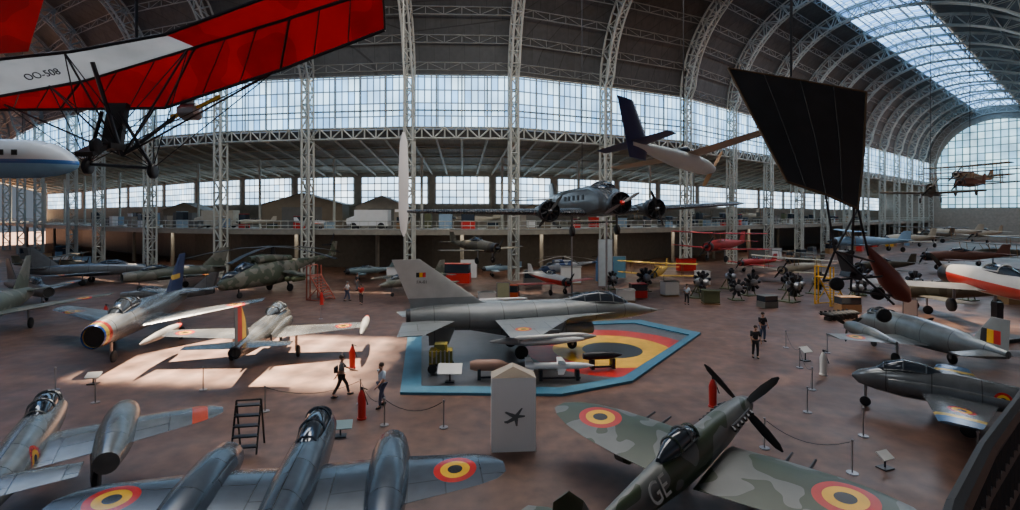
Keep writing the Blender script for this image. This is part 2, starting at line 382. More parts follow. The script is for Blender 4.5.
S=dict(mat=f16,fmat=f16f,finmat=f16t,fus=[(7.7,2.0,.02,.02),(7.3,2.0,.12,.12),(6.7,2.03,.26,.26),(6.0,2.08,.39,.4),(5.2,2.14,.5,.5),(4.4,2.18,.58,.58),(3.2,2.18,.72,.64),(1.5,2.15,1.05,.7),(-1,2.12,1.2,.74),(-3,2.12,1.12,.72),(-5,2.15,.85,.68),(-6.2,2.15,.6,.58),(-6.6,2.15,.52,.52)],
 canopy=[(5.9,2.42,.05,.05),(5.4,2.52,.26,.3),(4.7,2.64,.4,.52),(3.9,2.7,.43,.56),(3.0,2.72,.36,.42),(2.2,2.7,.26,.24),(1.2,2.7,.05,.08)],
 wing=[(.6,4.7,2.1,7.0,.012),(1.2,2.7,2.1,5.0,.028),(1.5,1.7,2.1,4.0,.038),(5.0,-1.0,2.1,1.35,.04)],
 tail=[(.7,-4.2,2.1,2.8,.04),(3.1,-6.1,1.95,1.2,.04)],fin=[(2.6,-1.0,0,5.6,.03),(2.9,-2.8,0,3.8,.045),(5.25,-6.1,0,1.45,.04)],
 pods=[(0,[(3.5,1.2,.5,.34),(2.7,1.2,.6,.42),(.5,1.28,.64,.46),(-1.5,1.4,.6,.42),(-3.5,1.7,.4,.3)],'engine_intake_duct',f16f),
  (2.4,[(2.8,1.3,.05,.05),(2.0,1.3,.22,.22),(.5,1.3,.33,.33),(-1,1.3,.3,.3),(-2.8,1.3,.05,.05)],'drop_tank',flat('pale_grey_tank',(.33,.35,.36))),
  (5.1,[(1.1,2.1,.03,.03),(.8,2.1,.09,.09),(-2.0,2.1,.09,.09),(-2.2,2.1,.03,.03)],'wingtip_missile',white),
  (3.8,[(1.6,1.55,.03,.03),(1.2,1.55,.12,.12),(-1.4,1.55,.12,.12),(-1.6,1.55,.05,.05)],'underwing_missile',white)],
 nozzle=(-6.7,2.15,.5),gear=[(2.4,0,.28,1.0),(-.9,1.15,.36,1.6)])
e=plane('fighter_jet','light grey single-engined fighter jet on a painted blue display mat',(1.2,27.7,.12),13,S,1.0)
G().body([(3.53,1.2,.42,.26),(3.4,1.2,.42,.26)],0,14).obj('air_intake',black,e)
for s in(1,-1): G().foil([(1.75,-4.3,0,1.4,.04),(.95,-4.7,s*.35,1.,.04)],vert=True,y0=s*.7).obj('ventral_fin',f16,e)
for s in(1,-1):
    for (yy,xx) in((2.4,1.0),(3.8,.2)): G().foil([(1.6,xx,0,1.6,.06),(2.08,xx+.2,0,1.9,.05)],vert=True,y0=s*yy).obj('weapon_pylon',f16,e)
G().tube((7.65,0,2.0),(8.1,0,2.0),.015,.008).obj('nose_probe',dark,e)
text('FA-01',.23,dark,e,(-6.0,-.09,4.05),(90,0,0))
poly=[(-4.7,21.4),(2.2,21.2),(5.6,22.9),(12.3,32.2),(9.4,36.2),(-6.8,33.6)]
e=root('display_mat','blue-bordered painted display mat with a large roundel under the jet','display mat',(0,0,0.))
g=G();n_=len(poly);cx=sum(p[0] for p in poly)/n_;cy=sum(p[1] for p in poly)/n_
inn=[(cx+(x-cx)*.9,cy+(y-cy)*.88) for x,y in poly]
g.add([(x,y,.05) for x,y in inn],[tuple(range(n_))]).obj('mat_surface',paint('mat_paint',(.09,.09,.1),dirt=.3,rough=.35,marks=[('R','x',5.8,'y',28.4,4.9)]),e,smooth=0)
g=G()
for k in range(n_):
    j=(k+1)%n_;a,b,c_,d=poly[k],poly[j],inn[j],inn[k]
    g.add([(*a,0.01),(*b,0.01),(*b,.12),(*a,.12),(*d,.12),(*c_,.12),(*c_,.03),(*d,.03)],[(0,1,2,3),(3,2,5,4),(4,5,6,7)])
g.obj('mat_border',flat('blue_border_paint',(.04,.17,.27),.5),e,smooth=0)
def meteor(name,label,pos,hd,m,scale=1,wm=None,nm=None):
    S=dict(mat=m,wmat=wm or m,nmat=nm or m,fus=[(4.9,1.85,.04,.04),(4.6,1.86,.25,.27),(4,1.88,.42,.46),(3,1.92,.53,.62),(1.5,1.92,.6,.72),(-.5,1.92,.6,.72),(-2.5,1.95,.5,.6),(-4.5,2.05,.34,.42),(-6.2,2.2,.15,.22)],
     canopy=[(4.1,2.25,.05,.05),(3.6,2.38,.3,.3),(2.9,2.5,.38,.42),(2.,2.5,.38,.38),(1.2,2.45,.3,.25),(.6,2.4,.08,.1)],
     wing=[(.5,1.2,1.8,3.0,.13),(2.4,1.1,1.9,2.7,.13),(4.9,.55,2.08,1.75,.1),(5.4,.3,2.1,1.3,.09),(5.7,-.1,2.12,.6,.06)],
     tail=[(0.1,-4.9,3.0,1.5,.1),(2.3,-5.3,3.05,.9,.08)],fin=[(2.1,-4.1,0,2.3,.1),(3.9,-5.1,0,1.2,.08)],
     pods=[(2.45,[(2.15,1.9,.36,.36),(2.05,1.9,.47,.47),(1.2,1.9,.58,.58),(-.5,1.9,.6,.6),(-1.8,1.9,.5,.5),(-2.8,1.9,.35,.35)],'engine_nacelle',None)],
     gear=[(3.4,0,.3,1.5),(-.4,1.8,.4,1.7)])
    return plane(name,label,pos,hd,S,scale)
mblue=paint('slate_blue_gloss_paint',(.065,.085,.115),dirt=.35,panel=.6,rough=.2,marks=[('R','x',-.35,'y',4.3,.6)])
meteor('twin_jet_fighter','dark slate-blue twin-engined jet fighter with tricolour roundels',(-4.85,11.35,0),100,mblue,.83)
sb=(.24,.25,.25)
msil=paint('silver_jet_paint',sb,dirt=.4,panel=.6,rough=.25,metal=.5)
msilf=paint('silver_jet_body_paint',sb,dirt=.4,panel=.6,rough=.25,metal=.5,marks=[('R','x',-1.4,'z',1.95,.42)])
msilw=paint('silver_jet_wing_paint',sb,dirt=.4,panel=.6,rough=.25,metal=.5,marks=[('S','y',4.7,5.2,'x',-3,3,[(.85,.09,.02)])])
meteor('twin_jet_fighter','silver-grey twin-engined jet fighter with orange wingtip bands',(-12.9,13.3,0),122,msilf,.8,msilw,msil)
cA=(.14,.15,.145);cB=(.035,.055,.028)
cam=paint('grey_green_camouflage',cA,cB,.85,.4,dirt=.2,marks=[('R','x',-.25,'y',3.55,.72)])
camf=paint('grey_green_camouflage_body',cA,cB,.8,.4,dirt=.2)
S=dict(mat=camf,wmat=cam,fus=[(2.95,1.9,.33,.35),(2.2,1.88,.4,.45),(1,1.85,.44,.55),(-.8,1.82,.46,.61),(-2.,1.84,.43,.6),(-3.3,1.88,.35,.5),(-5.2,1.95,.2,.33),(-6.8,2.05,.07,.2)],
 canopy=[(-.7,2.36,.06,.05),(-1.1,2.46,.27,.28),(-1.6,2.52,.31,.33),(-2.2,2.48,.28,.3),(-2.9,2.38,.08,.12)],
 wing=[(.4,1.1,1.35,2.9,.11),(2,1.05,1.45,2.8,.1),(3.3,.9,1.54,2.5,.09),(4.2,.65,1.6,2.0,.08),(4.8,.35,1.64,1.4,.07),(5.2,-.1,1.66,.6,.05)],
 tail=[(.1,-5.7,2.15,1.2,.1),(1.2,-5.85,2.15,.95,.08),(1.6,-6.1,2.15,.4,.06)],fin=[(2.1,-5.6,0,1.5,.1),(2.9,-6.1,0,1.1,.08),(3.35,-6.6,0,.5,.06)],
 props=[((2.98,0,1.9,1.72,4),dict(a0=.75,spin=(.33,.75),w=.3))],gear=[(.7,.9,.36,1.4)])
e=plane('propeller_fighter','camouflaged propeller fighter with four black blades and letters GE',(5.3,13.45,0),46,S,.9,pitch=3)
text('GE',.72,flat('pale_lettering',(.42,.42,.4)),e,(-3.55,-.36,2.08),(62,0,0))
G().body([(.2,1.2,.3,.12,4),(-1.4,1.2,.3,.14,4)],2.0,12).obj('wing_radiator',camf,e)
for s in(1,-1):
    g=G();g.tube((2.55,s*.4,2.06),(.95,s*.45,2.06),.05)
    for k in range(6): g.tube((2.5-.3*k,s*.4,2.05),(2.35-.3*k,s*.56,2.0),.05,n=6)
    g.obj('exhaust_stubs',dark,e)
    for y in(1.9,2.5): G().tube((.6,s*y,1.47),(1.6,s*y,1.47),.05,.035,n=8).obj('wing_cannon',dark,e)
def straight(mat,**k):
    return dict(mat=mat,fus=[(5.5,1.5,.05,.05),(5,1.5,.22,.25),(4,1.55,.42,.48),(2,1.6,.56,.66),(0,1.6,.6,.66),(-2,1.6,.54,.6),(-4,1.65,.38,.45),(-5.5,1.7,.28,.3)],
     canopy=[(3.9,1.95,.05,.05),(3.4,2.1,.3,.3),(2.4,2.25,.38,.42),(1.2,2.25,.38,.35),(.2,2.2,.08,.1)],
     wing=[(.5,1.3,1.35,2.8,.1),(5.2,.7,1.55,1.35,.1)],tail=[(.2,-4.2,1.9,1.4,.1),(2.3,-4.7,1.9,.7,.1)],fin=[(1.9,-3.2,0,2.3,.1),(3.7,-4.6,0,1,.08)],
     pods=[(5.25,[(2.4,1.55,.04,.04),(2.0,1.55,.14,.14),(1,1.55,.22,.22),(-.5,1.55,.22,.22),(-1.8,1.55,.13,.13),(-2.4,1.55,.04,.04)],'wingtip_tank',k.get('tank')),
       (.68,[(2.6,1.5,.14,.28),(1.8,1.5,.2,.36),(0,1.5,.2,.36),(-2,1.5,.05,.2)],'engine_nacelle',None)],
     nozzle=(-5.5,1.7,.28),gear=[(3.6,0,.25,1.2),(-.4,1.6,.33,1.3)],**{a:b for a,b in k.items() if a!='tank'})
def swept(mat,**k):
    return dict(mat=mat,fus=[(5.3,1.55,.4,.46),(5.45,1.55,.45,.51),(5.3,1.57,.49,.55),(4,1.6,.55,.64),(2,1.65,.62,.75),(0,1.65,.66,.78),(-2,1.65,.6,.7),(-4,1.7,.48,.55),(-5.4,1.75,.36,.38)],
     intake=(5.32,1.55,.39,.45),canopy=[(3.9,2.05,.05,.05),(3.4,2.2,.28,.28),(2.6,2.4,.36,.42),(1.6,2.4,.34,.35),(.6,2.3,.08,.1)],
     wing=[(.5,2.2,1.3,3.3,.08),(5.3,-2.3,1.6,1.5,.08)],tail=[(.2,-3.6,2.0,1.6,.08),(2.1,-5,2.2,.9,.07)],fin=[(2.1,-2.6,0,2.9,.08),(4.4,-5,0,1.1,.07)],
     nozzle=(-5.4,1.75,.34),gear=[(3.8,0,.27,1.2),(-.3,1.5,.35,1.4)],**k)
gA=paint('pale_silver_jet',(.16,.165,.165),dirt=.4,panel=.5,rough=.25,metal=.6,marks=[('R','x',-.1,'y',4.1,.45)])
gAf=paint('pale_silver_fin',(.13,.135,.14),dirt=.3,marks=[('S','x',-5.2,-3.6,'z',2.1,3.9,[RD,YE,BK])])
S=straight(gA,tank=paint('red_tipped_tank',(.18,.18,.18),marks=[('S','x',1.7,3,'z',0,3,[(.5,.04,.02)])]),finmat=gAf)
plane('jet_trainer','silver straight-winged jet with tip tanks and tricolour fin',(-13.2,27.2,0),102,S,.97)
gB=paint('bare_silver_jet',(.22,.235,.25),dirt=.35,panel=.5,rough=.25,metal=.6,marks=[('R','x',-1.6,'y',4.,.5)])
gBb=paint('bare_silver_body',(.22,.235,.25),dirt=.35,panel=.5,rough=.25,metal=.6,marks=[('S','x',4.85,5.6,'z',0,3,[(.3,.03,.02),(.4,.3,.06),(.02,.07,.3)])])
gBf=paint('blue_fin',(.012,.02,.07),dirt=.2,marks=[('S','x',-5,-3.6,'z',2.9,3.2,[(.4,.25,.03)])])
plane('swept_wing_jet','silver swept-wing jet with multicoloured nose intake and navy fin',(-22.0,30.2,0),-74,swept(gB,fmat=gBb,finmat=gBf),1.12)
gC=paint('mottled_green_jet',(.085,.095,.07),(.17,.16,.13),.7,.5,dirt=.35,marks=[('R','x',-1.6,'y',4.,.45)])
gD=paint('plain_grey_jet',(.2,.21,.22),dirt=.3,panel=.5,rough=.3,metal=.4,marks=[('R','x',-1.6,'y',4.,.45)])
plane('swept_wing_jet','mottled green and grey camouflaged swept-wing jet',(-34,33,0),-62,swept(gC),1.05)
plane('swept_wing_jet','plain grey swept-wing jet parked below the gallery',(-47,56,0),25,swept(gD),.95)
plane('swept_wing_jet','camouflaged swept-wing jet beside the attack helicopter',(-36,54,0),235,swept(gC),.9)
plane('jet_trainer','dark green jet trainer parked behind the fighter jet',(-9.5,49.5,0),235,straight(gC),.8)
plane('swept_wing_jet','silver-grey jet with swept wings beside the camouflaged jet',(-42,43.5,0),-30,swept(gD),.85)
plane('swept_wing_jet','small grey jet parked beside the boarding steps',(-29,42.5,0),200,swept(gD),.62)
gE=paint('pale_blue_grey_jet',(.2,.225,.235),dirt=.35,panel=.5,rough=.28,metal=.45,marks=[('R','x',-.1,'y',3.9,.5)])
gEf=paint('pale_fin_flash',(.25,.27,.27),dirt=.2,marks=[('S','x',-5.15,-4.1,'z',2.35,3.05,[RD,YE,BK])])
S=straight(gE,finmat=gEf,props=[((2.9,2.4,1.6,1.1,3),dict(spin=(.15,.3))),((2.9,-2.4,1.6,1.1,3),dict(spin=(.15,.3)))])
S['fus']=[(5,1.5,.1,.1),(4.7,1.55,.4,.42),(4,1.65,.6,.66),(2.8,1.8,.72,.86),(0,1.85,.75,.9),(-2.5,1.85,.6,.75),(-4.5,1.9,.32,.45),(-5.5,1.95,.15,.2)]
S['canopy']=[(4.2,2.1,.1,.08),(3.8,2.3,.42,.28),(3.2,2.42,.5,.34),(2.4,2.45,.48,.28),(1.9,2.45,.2,.12)]
S['pods']=[(2.4,[(2.8,1.6,.3,.3),(2.2,1.6,.42,.42),(.5,1.55,.4,.4),(-1.4,1.5,.1,.1)],'engine_nacelle',None)];S.pop('nozzle')
plane('twin_engine_transport','pale grey twin-engined propeller aircraft with tricolour tail fin',(21.4,26.2,0),90,S,.86)
gF=paint('grey_gloss_jet',(.15,.165,.18),dirt=.35,panel=.5,rough=.22,metal=.3,marks=[('R','x',-.1,'y',3.0,.5),('S','y',3.9,4.3,'x',-3,3,[(.75,.5,.1)]),('S','y',4.3,5.2,'x',-3,3,[(.1,.2,.35)])])
gFf=paint('grey_gloss_body',(.15,.165,.18),dirt=.35,panel=.5,rough=.22,metal=.3,marks=[('R','x',-1.6,'z',1.65,.33)])
S=straight(gF,fmat=gFf,tank=paint('blue_yellow_tank',(.05,.12,.25),marks=[('S','x',-3,1.,'z',0,3,[(.6,.45,.1)])]));S['pods']=S['pods'][1:]
S['fus']=[(4.2,1.5,.08,.08),(3.9,1.5,.34,.36),(3.2,1.55,.54,.58),(2,1.6,.7,.78),(0,1.6,.74,.78),(-2,1.6,.6,.62),(-4,1.65,.42,.45),(-5.5,1.7,.28,.3)]
S['canopy']=[(3.2,2.0,.05,.05),(2.8,2.15,.36,.34),(2.,2.28,.44,.46),(1.1,2.25,.4,.36),(.3,2.2,.08,.1)]
plane('jet_trainer','glossy grey jet trainer with blue and yellow wingtips',(16.5,18.5,0),140,S,.76)
rw=paint('white_red_airliner',(.6,.58,.55),dirt=.2,rough=.35,marks=[('S','z',1.2,1.75,'x',-7,7,[(.5,.03,.02)])])
def prop1(mat,wm=None,r=.9,bi=False,**k):
    d=dict(mat=mat,wmat=wm or mat,fus=[(3.1,1.6,.42,.45),(2,1.65,.5,.55),(.5,1.7,.52,.62),(-1,1.7,.45,.55),(-3,1.75,.28,.35),(-4.8,1.85,.08,.15)],
     canopy=[(1,2.1,.06,.05),(.5,2.25,.3,.25),(-.4,2.3,.32,.28),(-1.4,2.15,.08,.1)],
     tail=[(.1,-3.8,1.95,1.2,.08),(1.7,-4.1,1.95,.7,.08)],fin=[(1.9,-3.6,0,1.4,.1),(3,-4.3,0,.8,.08)],
     props=[((3.3,0,1.6,1.25,2),dict(a0=.9,spin=(.2,.35),w=.2))],radials=[(3.15,0,1.6,.5,dark,.6)],gear=[(1.3,.9,.33,1.3)])
    d['wings']=[[(.4,1.7,1.3,1.7,.1),(4.8,1.6,1.5,1.3,.1),(5.1,1.3,1.5,.7,.06)]]
    if bi:
        d['wings'].append([(0,2,2.9,1.6,.1),(4.8,1.9,3.,1.4,.1),(5.1,1.6,3.,.7,.06)])
        d['struts']=[((1.4,3.2,1.4),(1.7,3.2,2.9)),((.6,3.2,1.4),(.8,3.2,2.9)),((1.2,.4,2.1),(1.6,.6,2.9)),((.3,.4,2.1),(.8,.6,2.9))]
        d.pop('canopy')
    d.update(k);return d
S=prop1(rw,finmat=red,wmat=flat('dull_grey_wing',(.2,.2,.2)));plane('propeller_airplane','white propeller airplane with broad red stripe on a display stand',(30.3,31.2,1.2),82,S,1.35,pitch=4)
G().box((30.3,31.1,.12),(2.4,2,.24),.3).box((30.3,31.1,1.2),(.4,.4,2.2)).obj('display_stand',dark,label='dark metal pedestal carrying the red-striped airplane',cat='stand')
G1=paint('cream_fabric',(.45,.4,.3),dirt=.2,rough=.7);G2=paint('red_fabric',(.42,.03,.03),dirt=.2,rough=.6);G3=paint('yellow_fabric',(.65,.4,.05),dirt=.2,rough=.6)
G4=paint('dark_brown_camouflage',(.07,.06,.04),(.12,.11,.08),.5,.6);G5=paint('blue_white_fabric',(.25,.38,.5),dirt=.2);G6=paint('rust_fabric',(.16,.07,.05),dirt=.3,rough=.6);G7=paint('grey_teal_paint',(.12,.17,.18),dirt=.3)
L=[('rust-brown biplane hung from roof cables',(46,50,9.6),-150,G6,True,.8,0),('cream biplane suspended under the arched roof',(57,62,11),200,G1,True,.9,5),
 ('brown fabric monoplane hung high by cables',(37,44,8.6),230,G4,False,.7,8),
 ('red biplane raised on a stand below the gallery',(25.5,60,2.2),-140,G2,True,1.15,0),('yellow biplane parked by the gallery columns',(16.5,55.5,.0),-120,G3,True,.85,0),
 ('camouflaged propeller aircraft raised on trestles',(-3.3,50.5,2.9),-50,G4,False,1.0,0),('cream biplane parked among engines',(33,57.5,0),-150,G1,True,.95,0),
 ('dark camouflaged propeller aircraft on the hall floor',(44.5,60,0),-170,G4,False,1.,0),('blue and white biplane on a raised platform',(52,74,1.8),160,G5,True,1.2,0),
 ('white and red light aircraft on the hall floor',(4.0,48.5,.1),-60,rw,False,.85,0),('cream light aircraft near the far columns',(67,85,1.5),190,G1,False,1.3,0),
 ('dull rust light aircraft near the far columns',(59,66,.3),170,G6,False,1.2,0),('green biplane in the far hall',(82,97,1.5),200,G4,True,1.3,0),('cream light aircraft in the far hall',(98,112,1.5),170,G1,False,1.4,0),
 ('dark camouflaged propeller aircraft beside the crates',(34.,39.5,0),165,G4,False,1,0),
 ('silver light aircraft parked beyond the engines',(49,49.5,0),160,gD,False,1.,0),('olive biplane on the hall floor',(72,74,0),180,G4,True,1.2,0),
 ('teal-grey light aircraft on the hall floor',(38.5,32.5,0),120,G7,False,.8,0),('dark teal biplane on the hall floor',(62,54,0),140,G7,True,1.1,0),
 ('camouflaged biplane parked below the gallery',(41,70,0),200,G4,True,.85,0),('brown biplane parked in front of the gallery',(-57,63,0),20,G4,True,.9,0),
 ('dark light aircraft beneath the gallery edge',(-17,59,0),200,G7,False,.7,0),('cream light aircraft in the distant hall',(112,118,1),200,G1,False,1.4,0),('teal-grey biplane in the distant hall',(90,84,0),200,G7,True,1.3,0),
 ('olive biplane parked beyond the crates',(46.5,40,0),200,G4,True,.95,0),('cream and brown light aircraft near the engines',(57,43.5,0),150,G1,False,1.,0),
 ('red light aircraft parked below the gallery columns',(33,67.5,0),200,G2,False,.8,0),('blue-white light aircraft on the floor below the gallery',(-1.5,63,0),190,G5,False,.6,0),
 ('brown biplane parked behind the radial engines',(15.5,51.5,0),170,G6,True,.45,0),('olive light aircraft parked behind the silver jet',(-15.5,40,0),190,G4,False,.5,0)]
L=L[:-2]
hangs=[]
for (lb,p,h,m,bi,s,pt) in L:
    plane('biplane' if bi else 'propeller_airplane',lb,p,h,prop1(m,bi=bi),s,pitch=pt,wheels=True)
    if p[2]>8: hangs.append((p,s))
tri=paint('dark_corrugated_skin',(.085,.085,.085),dirt=.3,rough=.32,metal=.5,ribs=1.6)
S=dict(mat=tri,p=3.6,n=20,fus=[(7.6,.75,.68,.7,2),(7,.8,.78,.8),(6,.95,.92,1.0),(4,1.05,1.02,1.2),(0,1.05,1.02,1.2),(-4,1.15,.85,1.05),(-8,1.35,.4,.6),(-10,1.4,.1,.3)],
 canopy=[(6,1.9,.35,.15),(5.6,2.0,.7,.3),(5,2.1,.8,.42),(4.4,2.1,.75,.36),(4,2.05,.5,.2)],
 wing=[(.8,3.6,.1,5.4,.15),(4,3.3,.22,4.6,.14),(14.3,1.6,.55,2.2,.15),(14.8,1.3,.56,1.6,.12)],
 tail=[(.2,-8,1.5,2.6,.08),(4.4,-8.7,1.5,1.5,.08)],fin=[(1.6,-7.6,0,2.9,.08),(3.2,-8.8,0,1.7,.07)],
 pods=[(4.3,[(4.4,.3,.5,.5),(3.2,.3,.55,.55),(1.5,.3,.4,.4),(0,.2,.1,.1)],'engine_nacelle_body',None)],
 radials=[(8.3,0,.75,.82,dark,.9),(5.1,4.3,.3,.82,dark,1.),(5.1,-4.3,.3,.82,dark,1.)],
 props=[((8.5,0,.75,1.5,2),dict(a0=.5,spin=(.16,.3),bm_=steel,mat=red)),((5.3,4.3,.3,1.5,2),dict(a0=1.9,spin=(.14,.25),mat=steel)),((5.3,-4.3,.3,1.5,2),dict(a0=.9,spin=(.14,.25),mat=steel))])
e=plane('trimotor_transport','grey corrugated three-engined transport suspended on posts and cables',(6.6,45.8,7.8),-79,S,1.06,roll=1.5)
g=G();g.tube((3,-1.9,-.7),(3,1.9,-.7),.07,n=8)
for s in(1,-1): g.tube((3,s*1.9,-.1),(3,s*1.9,-1.3),.1,n=8)
lg=g.obj('landing_gear',tri,e)
for s in(1,-1): G().wheel((3,s*1.9,-1.35),.42,.3).obj('wheel',black,lg)
for k in range(5):
    for s in(1,-1): G().box((3.2-1.2*k,s*1.03,1.35),(.5,.03,.4)).obj('cabin_window',black,e)
for k,(x,y) in enumerate(((7.8,40.4),(6,48.5))):
    G().tube((x,y,0),(x,y,7.5),.08,n=10).tube((x,y,0),(x,y,.1),.4,n=12).obj('support_post',steel,label='slim grey steel post under the suspended transport',cat='post',group='posts under the transport')
hw=paint('ivory_blue_aircraft',(.55,.64,.67),dirt=.12,rough=.4)
S=dict(mat=hw,wmat=paint('cream_tan_wing',(.4,.33,.24),dirt=.2),finmat=navy,tmat=navy,fus=[(3.2,0,.2,.2),(2.4,0,.4,.4),(.8,.05,.48,.5),(-.8,.05,.4,.46),(-2.6,.1,.28,.32),(-4.6,.2,.1,.14)],
 canopy=[(1.8,.4,.1,.05),(1.2,.45,.32,.3),(.2,.5,.34,.3),(-.8,.4,.1,.1)],wings=[[(.3,1.2,.4,1.3,.1),(4.6,.9,.65,1.0,.09)]],
 tail=[(.1,-3.6,.25,1.3,.08),(1.9,-4,.25,.8,.08)],fin=[(-.5,-3.6,0,1.3,.14),(.4,-3.2,0,1.9,.14),(2.3,-4.2,0,1.3,.12)],
 props=[((3.2,0,0,1.1,2),dict(a0=2.2,spin=(.15,.3),bm_=tan))])
e=plane('light_aircraft','pale blue light aircraft with navy tail suspended from cables',(8.4,24.2,10.3),42,S,.93,pitch=-4,roll=-8)
al=paint('white_airliner_blue_line',(.62,.66,.7),dirt=.12,rough=.25,marks=[('S','z',-.35,-.05,'x',-20,9,[(.03,.13,.4)]),('S','z',-2,-.35,'x',-20,9,[(.22,.42,.62)])])
S=dict(mat=al,fus=[(4.6,-.3,.05,.05),(4.35,-.26,.4,.4),(3.8,-.12,.8,.82),(2.9,.02,1.2,1.22),(1.6,.08,1.42,1.45),(-1,.1,1.5,1.5),(-9,.1,1.5,1.5),(-14,.4,.8,.9)],
 canopy=[(3.5,.5,.3,.15),(3.1,.7,.68,.32),(2.6,.9,.8,.38),(2.1,1.0,.4,.35)],wing=[(1,-2,-.6,5,.12),(9,-6,.2,2,.1)],fin=[(1.2,-11,0,4,.1),(4.5,-13.5,0,2,.08)],tail=[(.2,-11.5,1,2.5,.1),(4,-13,1,1.4,.1)])
e=plane('airliner','white airliner with blue stripe suspended near the gallery',(-39.6,40,12.1),4,S,1.05)
for k in range(9):
    for s in(1,-1): G().box((1.2-.95*k,s*1.47,.42),(.38,.06,.4)).obj('cabin_window',black,e)
# ---------------- ultralight with red and white sail
e=root('ultralight_aircraft','red and white fabric ultralight with open tube frame, registration OO-508','ultralight aircraft',(-5.5,8,8))
def sail(rows,name,mat,par):
    n=len(rows[0]);g=G();o=V(par.location)
    P=[V(p)-o for r in rows for p in r]
    f=[(j*n+k,j*n+k+1,(j+1)*n+k+1,(j+1)*n+k) for j in range(len(rows)-1) for k in range(n-1)]
    g.add(P,f);return g.obj(name,mat,par,smooth=60)
redf=paint('red_sailcloth',(.27,.003,.005),c2=(.36,.005,.007),cs=.9,dirt=.4,rough=.5,thin=True);whf=paint('white_sailcloth',(.5,.52,.54),dirt=.3,rough=.6,thin=True)
A=[(-9.98,9.6,9.72),(-8.55,9.5,9.71),(-6.42,9.3,9.69),(-4.09,8.9,10.28),(-2.1,8.4,10.81)]
B=[(-9.36,9,9.81),(-7.65,8.9,10.07),(-5.48,8.7,10.62),(-3.7,8.4,11.01),(-2.06,8.1,11.38)]
Cc=[(-8.74,8.4,10.3),(-7.3,8.3,10.41),(-5.66,8.2,10.66)]
D=[(-5.66,8.2,10.66),(-4.32,8,11.03),(-2.1,7.8,11.7)]
sail([A,B],'sail_panel',redf,e);sail([B[:3],Cc],'sail_panel',whf,e);sail([B[2:],D],'sail_panel',redf,e)
sail([[(-8.48,8,11.46),(-7.39,8,11.38)],[(-8.69,8.2,10.32),(-7.9,8.2,10.38)]],'tail_panel',redf,e)
text('OO-508',.17,dark,e,(-2.5,.55,2.1),(140,-12,2))
g=G();o=V(e.location)
def tb(a,b,r=.03): g.tube(V(a)-o,V(b)-o,r,n=6)
hub=(-6.9,8.9,8.75)
for a in(A,B,Cc,D):
    for p,q in zip(a[:-1],a[1:]): tb(p,q,.03)
for k in range(5): tb(A[k],B[k],.02)
for k in range(4):
    for f in(.33,.66): tb(V(A[k]).lerp(V(A[k+1]),f),V(B[k]).lerp(V(B[k+1]),f),.01)
wl=(-7.6,9,8.62);wr=(-6.5,9.1,8.55)
for p in((-9.4,9.3,9.75),(-8.2,8.9,10.),(-6.6,9.3,9.7),(-5.6,8.7,10.6),(-7.4,8.3,10.4),(-4.2,8.9,10.25)):
    tb(p,hub,.018);tb(p,wl,.01);tb(p,wr,.01)
tb(wl,wr,.03);tb(wl,(-7.1,8.7,9.5));tb(wr,(-6.8,8.7,9.5));tb(hub,(-7.1,8.5,10.3),.035);tb(hub,(-6.0,9.3,9.7),.035)
g.obj('tube_frame',dark,e)
for w_ in(wl,wr,(-6.95,8.4,8.9)): G().wheel(V(w_)-o-V((0,0,.05)),.14,.1,(1,.2,0)).obj('wheel',black,e)
g=G();c=V((-7.05,8.8,9.1))-o
g.box(c+V((0,0,-.2)),(.38,.42,.1)).box(c+V((-.05,.2,.2)),(.34,.1,.85),0,-.2).box(c+V((0.,-.35,-.3)),(.3,.4,.08),0,.5);g.obj('seat',black,e)
en=G().body([(-.18,0,.12,.12),(-.1,0,.16,.16),(.15,0,.16,.16),(.2,0,.08,.08)],0,10).tube((0,0,.1),(0,0,.3),.08,n=8).obj('engine',steel,e);en.location=V((-5.95,9.3,9.62))-o
p_=G();pc=V((.15,-.1,.05))
for a in(.4,.4+pi):
    u=V((math.cos(a),0,math.sin(a)));p_.loft([[pc+u*.02+V((0,0,.03)),pc+u*.02+V((0,.03,0)),pc+u*.02-V((0,0,.03))],[pc+u*.5+V((0,0,.06)),pc+u*.5+V((0,.03,0)),pc+u*.5-V((0,0,.05))]])
p_.obj('propeller_blade',yellow,en)
# ---------------- hang-glider trike with dark sail
e=root('hang_glider_trike','dark fabric hang-glider wing with tube frame, rust pod and wheels','ultralight aircraft',(6.5,10,8))
ds=paint('dark_grey_sailcloth',(.03,.032,.036),dirt=.5,rough=.4)
r0=[(4.88,11.2,10.99),(6.5,11.2,10.72),(8.05,11.3,10.48)]
r1=[(5.19,10.5,9.59),(6.34,10.4,9.32),(7.43,10.5,9.02)]
r2=[(5.43,9.8,8.35),(6.12,9.7,8.1),(6.82,9.8,7.82)]
sail([r0,r1,r2],'sail_panel',ds,e)
g=G();o=V(e.location)
for a,b in((r0[0],r0[1]),(r0[1],r0[2]),(r0[2],r1[2]),(r1[2],r2[2]),(r0[0],r1[0]),(r1[0],r2[0]),(r2[0],r2[1]),(r2[1],r2[2])): tb(a,b,.025)
g.obj('wing_spar',flat('dark_wood',(.12,.07,.03)),e)
for f in(.25,.5,.75,):
    q=[]
    for r_ in(r0,r1,r2):
        a,b,c_=[V(t) for t in r_];q.append((a.lerp(b,f*2) if f<=.5 else b.lerp(c_,f*2-1))-V((0,.02,.02)))
    g=G();tb(q[0],q[1],.01);tb(q[1],q[2],.01);g.obj('sail_batten',flat('grey_batten',(.05,.05,.05)),e)
g=G();m0=(6.3,9.7,7.0)
